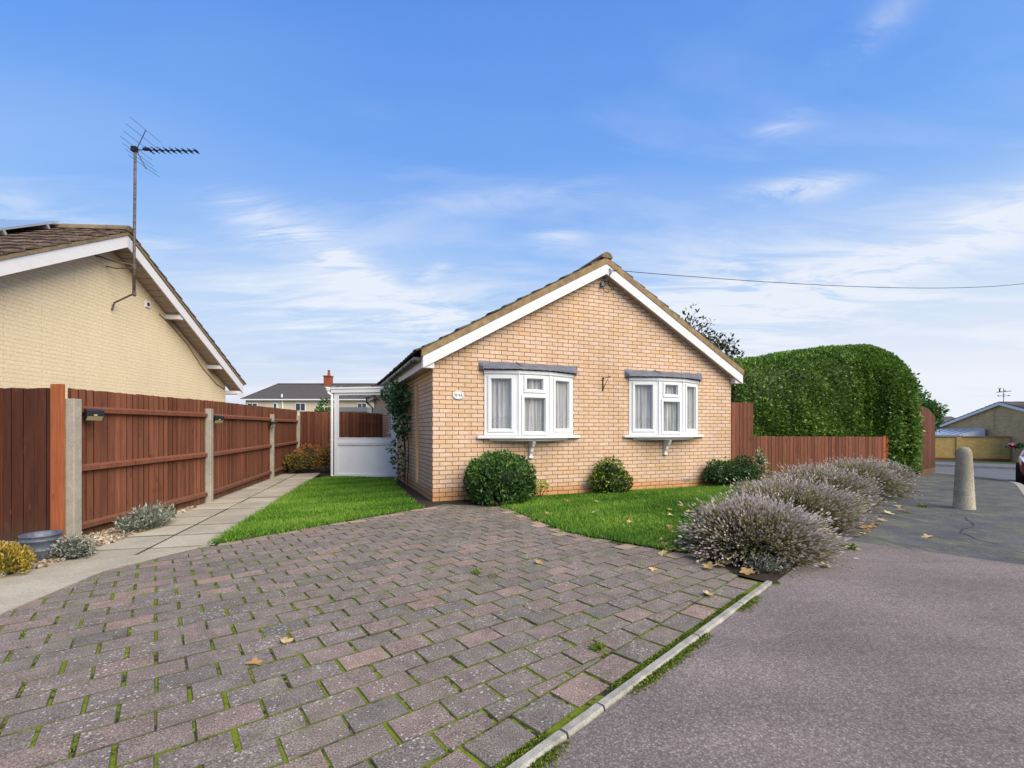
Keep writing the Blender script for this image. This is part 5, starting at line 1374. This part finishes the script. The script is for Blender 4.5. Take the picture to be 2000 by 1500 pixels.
def weed(x, y, n, s, label, z=0):
    P = np.array([x,y,z])+rng.normal(0,s*.5,(n,3))*np.array([1,1,0]); L = Leaves()
    L.add(leafquads(P, np.tile([0,0,1.],(n,1)), s*.8, .25, 1.3, .3), .5+.3*rng.random(n))
    return tag(L.build('weed_tuft', M['shrub_y']), label, 'weed', 'weeds on the paving')
weed(.475,2.56,90,.045,'green weed tuft in a driveway joint near the edging')
weed(-.30,3.92,50,.05,'small weed tuft in the middle of the driveway')
weed(-.155,3.82,30,.04,'tiny weed tuft in the driveway, right of another')
weed(3.42,4.72,120,.07,'grass tuft at the pavement edge beside the second lavender')
weed(6.45,7.28,90,.06,'grass tuft at the foot of the bollard')
weed(9.55,11.55,160,.12,'leafy weeds at the foot of the hedge by the pavement')

# ------------------------------------------------------------------ sky, sun, camera
SUN_EL, SUN_AZ = math.radians(42), math.radians(132)   # azimuth clockwise from +Y
world = bpy.data.worlds.new('World'); sc.world = world; world.use_nodes = True
nt = world.node_tree; nd = nt.nodes; lk = nt.links; nd.clear()
def wn_(ty, **k):
    n = nd.new(ty)
    for a, v in k.items(): setattr(n, a, v)
    return n
def wmath(op, a, c=0.0, clamp=False):
    n = wn_('ShaderNodeMath', operation=op, use_clamp=clamp)
    for s_, v_ in zip(n.inputs, (a, c)):
        if isinstance(v_, bpy.types.NodeSocket): lk.new(v_, s_)
        else: s_.default_value = v_
    return n.outputs[0]
def wramp(f, stops):
    n = wn_('ShaderNodeValToRGB'); lk.new(f, n.inputs[0]); e = n.color_ramp
    while len(e.elements) < len(stops): e.elements.new(.5)
    for el, (p, c) in zip(e.elements, stops): el.position = p; el.color = (*c,1) if isinstance(c, tuple) else (c,c,c,1)
    return n.outputs[0]
def wmix(f, a, c, mode='MIX'):
    n = wn_('ShaderNodeMix', data_type='RGBA', blend_type=mode)
    for s_, v_ in zip((n.inputs[0], n.inputs[6], n.inputs[7]), (f, a, c)):
        if isinstance(v_, bpy.types.NodeSocket): lk.new(v_, s_)
        elif isinstance(v_, tuple): s_.default_value = (*v_,1)
        else: s_.default_value = v_
    return n.outputs[2]
sky = wn_('ShaderNodeTexSky', sky_type='NISHITA', sun_disc=False, sun_elevation=SUN_EL, sun_rotation=SUN_AZ)
tc = wn_('ShaderNodeTexCoord').outputs['Generated']
sep = wn_('ShaderNodeSeparateXYZ'); lk.new(tc, sep.inputs[0]); X, Y, Z = sep.outputs
zc = wmath('MAXIMUM', Z, 0.0)
grad = wramp(zc, [(0.0, (7.6,8.0,9.2)), (.10, (6.6,7.5,9.4)), (.22, (4.6,6.8,9.9)), (.36, (2.5,5.15,10.2)), (.52, (1.3,3.75,9.8)), (.72, (.85,2.8,8.7)), (1.0, (.9,2.4,7.6))])
base = wmix(.15, grad, sky.outputs[0])
# cloud layers on a flat sheet far overhead
den = wmath('ADD', zc, .12); cx = wmath('DIVIDE', X, den); cy = wmath('DIVIDE', Y, den)
cv = wn_('ShaderNodeCombineXYZ'); lk.new(cx, cv.inputs[0]); lk.new(cy, cv.inputs[1])
def wnoise(vec, scale, rot, st, detail, rough, dist):
    m = wn_('ShaderNodeMapping'); lk.new(vec, m.inputs[0]); m.inputs['Rotation'].default_value = (0,0,math.radians(rot)); m.inputs['Scale'].default_value = st
    n = wn_('ShaderNodeTexNoise'); lk.new(m.outputs[0], n.inputs['Vector']); n.inputs['Scale'].default_value = scale
    n.inputs['Detail'].default_value = detail; n.inputs['Roughness'].default_value = rough; n.inputs['Distortion'].default_value = dist
    return n.outputs[0]
wisp = wnoise(cv.outputs[0], 1.1, 20, (.55,1.5,1), 7, .58, .5)
veil = wnoise(cv.outputs[0], .5, -15, (.6,1.3,1), 4, .5, .3)
low = wramp(zc, [(.05, 1.0), (.30, .75), (.50, .28), (.75, .10)])
c1 = wmath('MULTIPLY', wramp(wisp, [(.50, 0.0), (.72, 1.0)]), low)
c2 = wmath('MULTIPLY', wramp(veil, [(.40, 0.0), (.70, .65)]), low)
right = wmath('MULTIPLY', wramp(wmath('ADD', wmath('MULTIPLY', X, .7), .35), [(.30, .0), (.80, .75)]), wramp(zc, [(.10, 1.0), (.40, 0.0)]))
az = wmath('MULTIPLY', wmath('ARCTAN2', X, Y), 57.2958); el = wmath('MULTIPLY', wmath('ARCSINE', Z), 57.2958)
fib = wnoise(cv.outputs[0], 3.4, 12, (.5,1.5,1), 9, .66, 1.1)
fibr = wramp(fib, [(.40, 0.0), (.60, 1.0)])
tot = None
for a0, e0, wa_, we_, tl_, am in ((-25.5,20.6,6.5,2.3,-14,1.0),(-19.5,18.3,4.5,1.8,-30,.8),(31.0,23.9,5.0,1.0,-6,1.0),(5.5,22.2,3.2,.9,0,.7),(45,17,9,1.8,14,.75),(30.3,29.3,2.4,.5,-8,.5),(-9.5,18.6,2.0,.7,20,.7),(36,33,7,1.4,28,.35),(-42,18,8,1.6,-6,.45),(-14,13.0,16,3.6,0,1.0),(26,14,15,4.5,3,1.1),(0,26.5,10,1.2,5,.35)):
    ct, st_ = math.cos(math.radians(tl_)), math.sin(math.radians(tl_))
    da = wmath('SUBTRACT', az, a0); de = wmath('SUBTRACT', el, e0)
    p_ = wmath('ADD', wmath('MULTIPLY', da, ct/wa_), wmath('MULTIPLY', de, st_/wa_)); q_ = wmath('SUBTRACT', wmath('MULTIPLY', de, ct/we_), wmath('MULTIPLY', da, st_/we_))
    g_ = wmath('MULTIPLY', wmath('POWER', 2.718, wmath('MULTIPLY', wmath('ADD', wmath('MULTIPLY', p_, p_), wmath('MULTIPLY', q_, q_)), -1.0)), am)
    tot = g_ if tot is None else wmath('ADD', tot, g_)
c3 = wmath('MULTIPLY', tot, wmath('ADD', wmath('MULTIPLY', fibr, .95), .05))
cf = wmath('ADD', wmath('ADD', wmath('ADD', wmath('MULTIPLY', c1, .75), c2), right), c3, True)
skyc = wmix(wmath('MULTIPLY', cf, .85), base, (8.9,9.2,9.9))
below = wramp(wmath('ADD', wmath('MULTIPLY', Z, 8.0), .5), [(.3, 0.0), (.5, 1.0)])
skyc = wmix(below, (2.2,2.1,2.0), skyc)
bg = wn_('ShaderNodeBackground'); lk.new(skyc, bg.inputs[0]); bg.inputs[1].default_value = .1
wo = wn_('ShaderNodeOutputWorld'); lk.new(bg.outputs[0], wo.inputs[0])

sl_ = bpy.data.lights.new('Sun', 'SUN'); sl_.energy = 5.4; sl_.angle = math.radians(55); sl_.color = (1.0,.91,.74)
so = bpy.data.objects.new('Sun', sl_); col.objects.link(so)
sd_ = Vector((math.sin(SUN_AZ)*math.cos(SUN_EL), math.cos(SUN_AZ)*math.cos(SUN_EL), math.sin(SUN_EL)))
so.rotation_euler = (-sd_).to_track_quat('-Z','Y').to_euler()

cam = bpy.data.cameras.new('Camera'); co = bpy.data.objects.new('Camera', cam); col.objects.link(co)
co.location = (0,0,EYE); co.rotation_euler = (math.pi/2,0,0)
cam.sensor_width = 36; cam.lens = 907/2000*36; cam.shift_y = 90/2000; cam.clip_start = .05; cam.clip_end = 2000
sc.camera = co
sc.view_settings.view_transform = 'Standard'; sc.view_settings.look = 'None'; sc.view_settings.exposure = 0
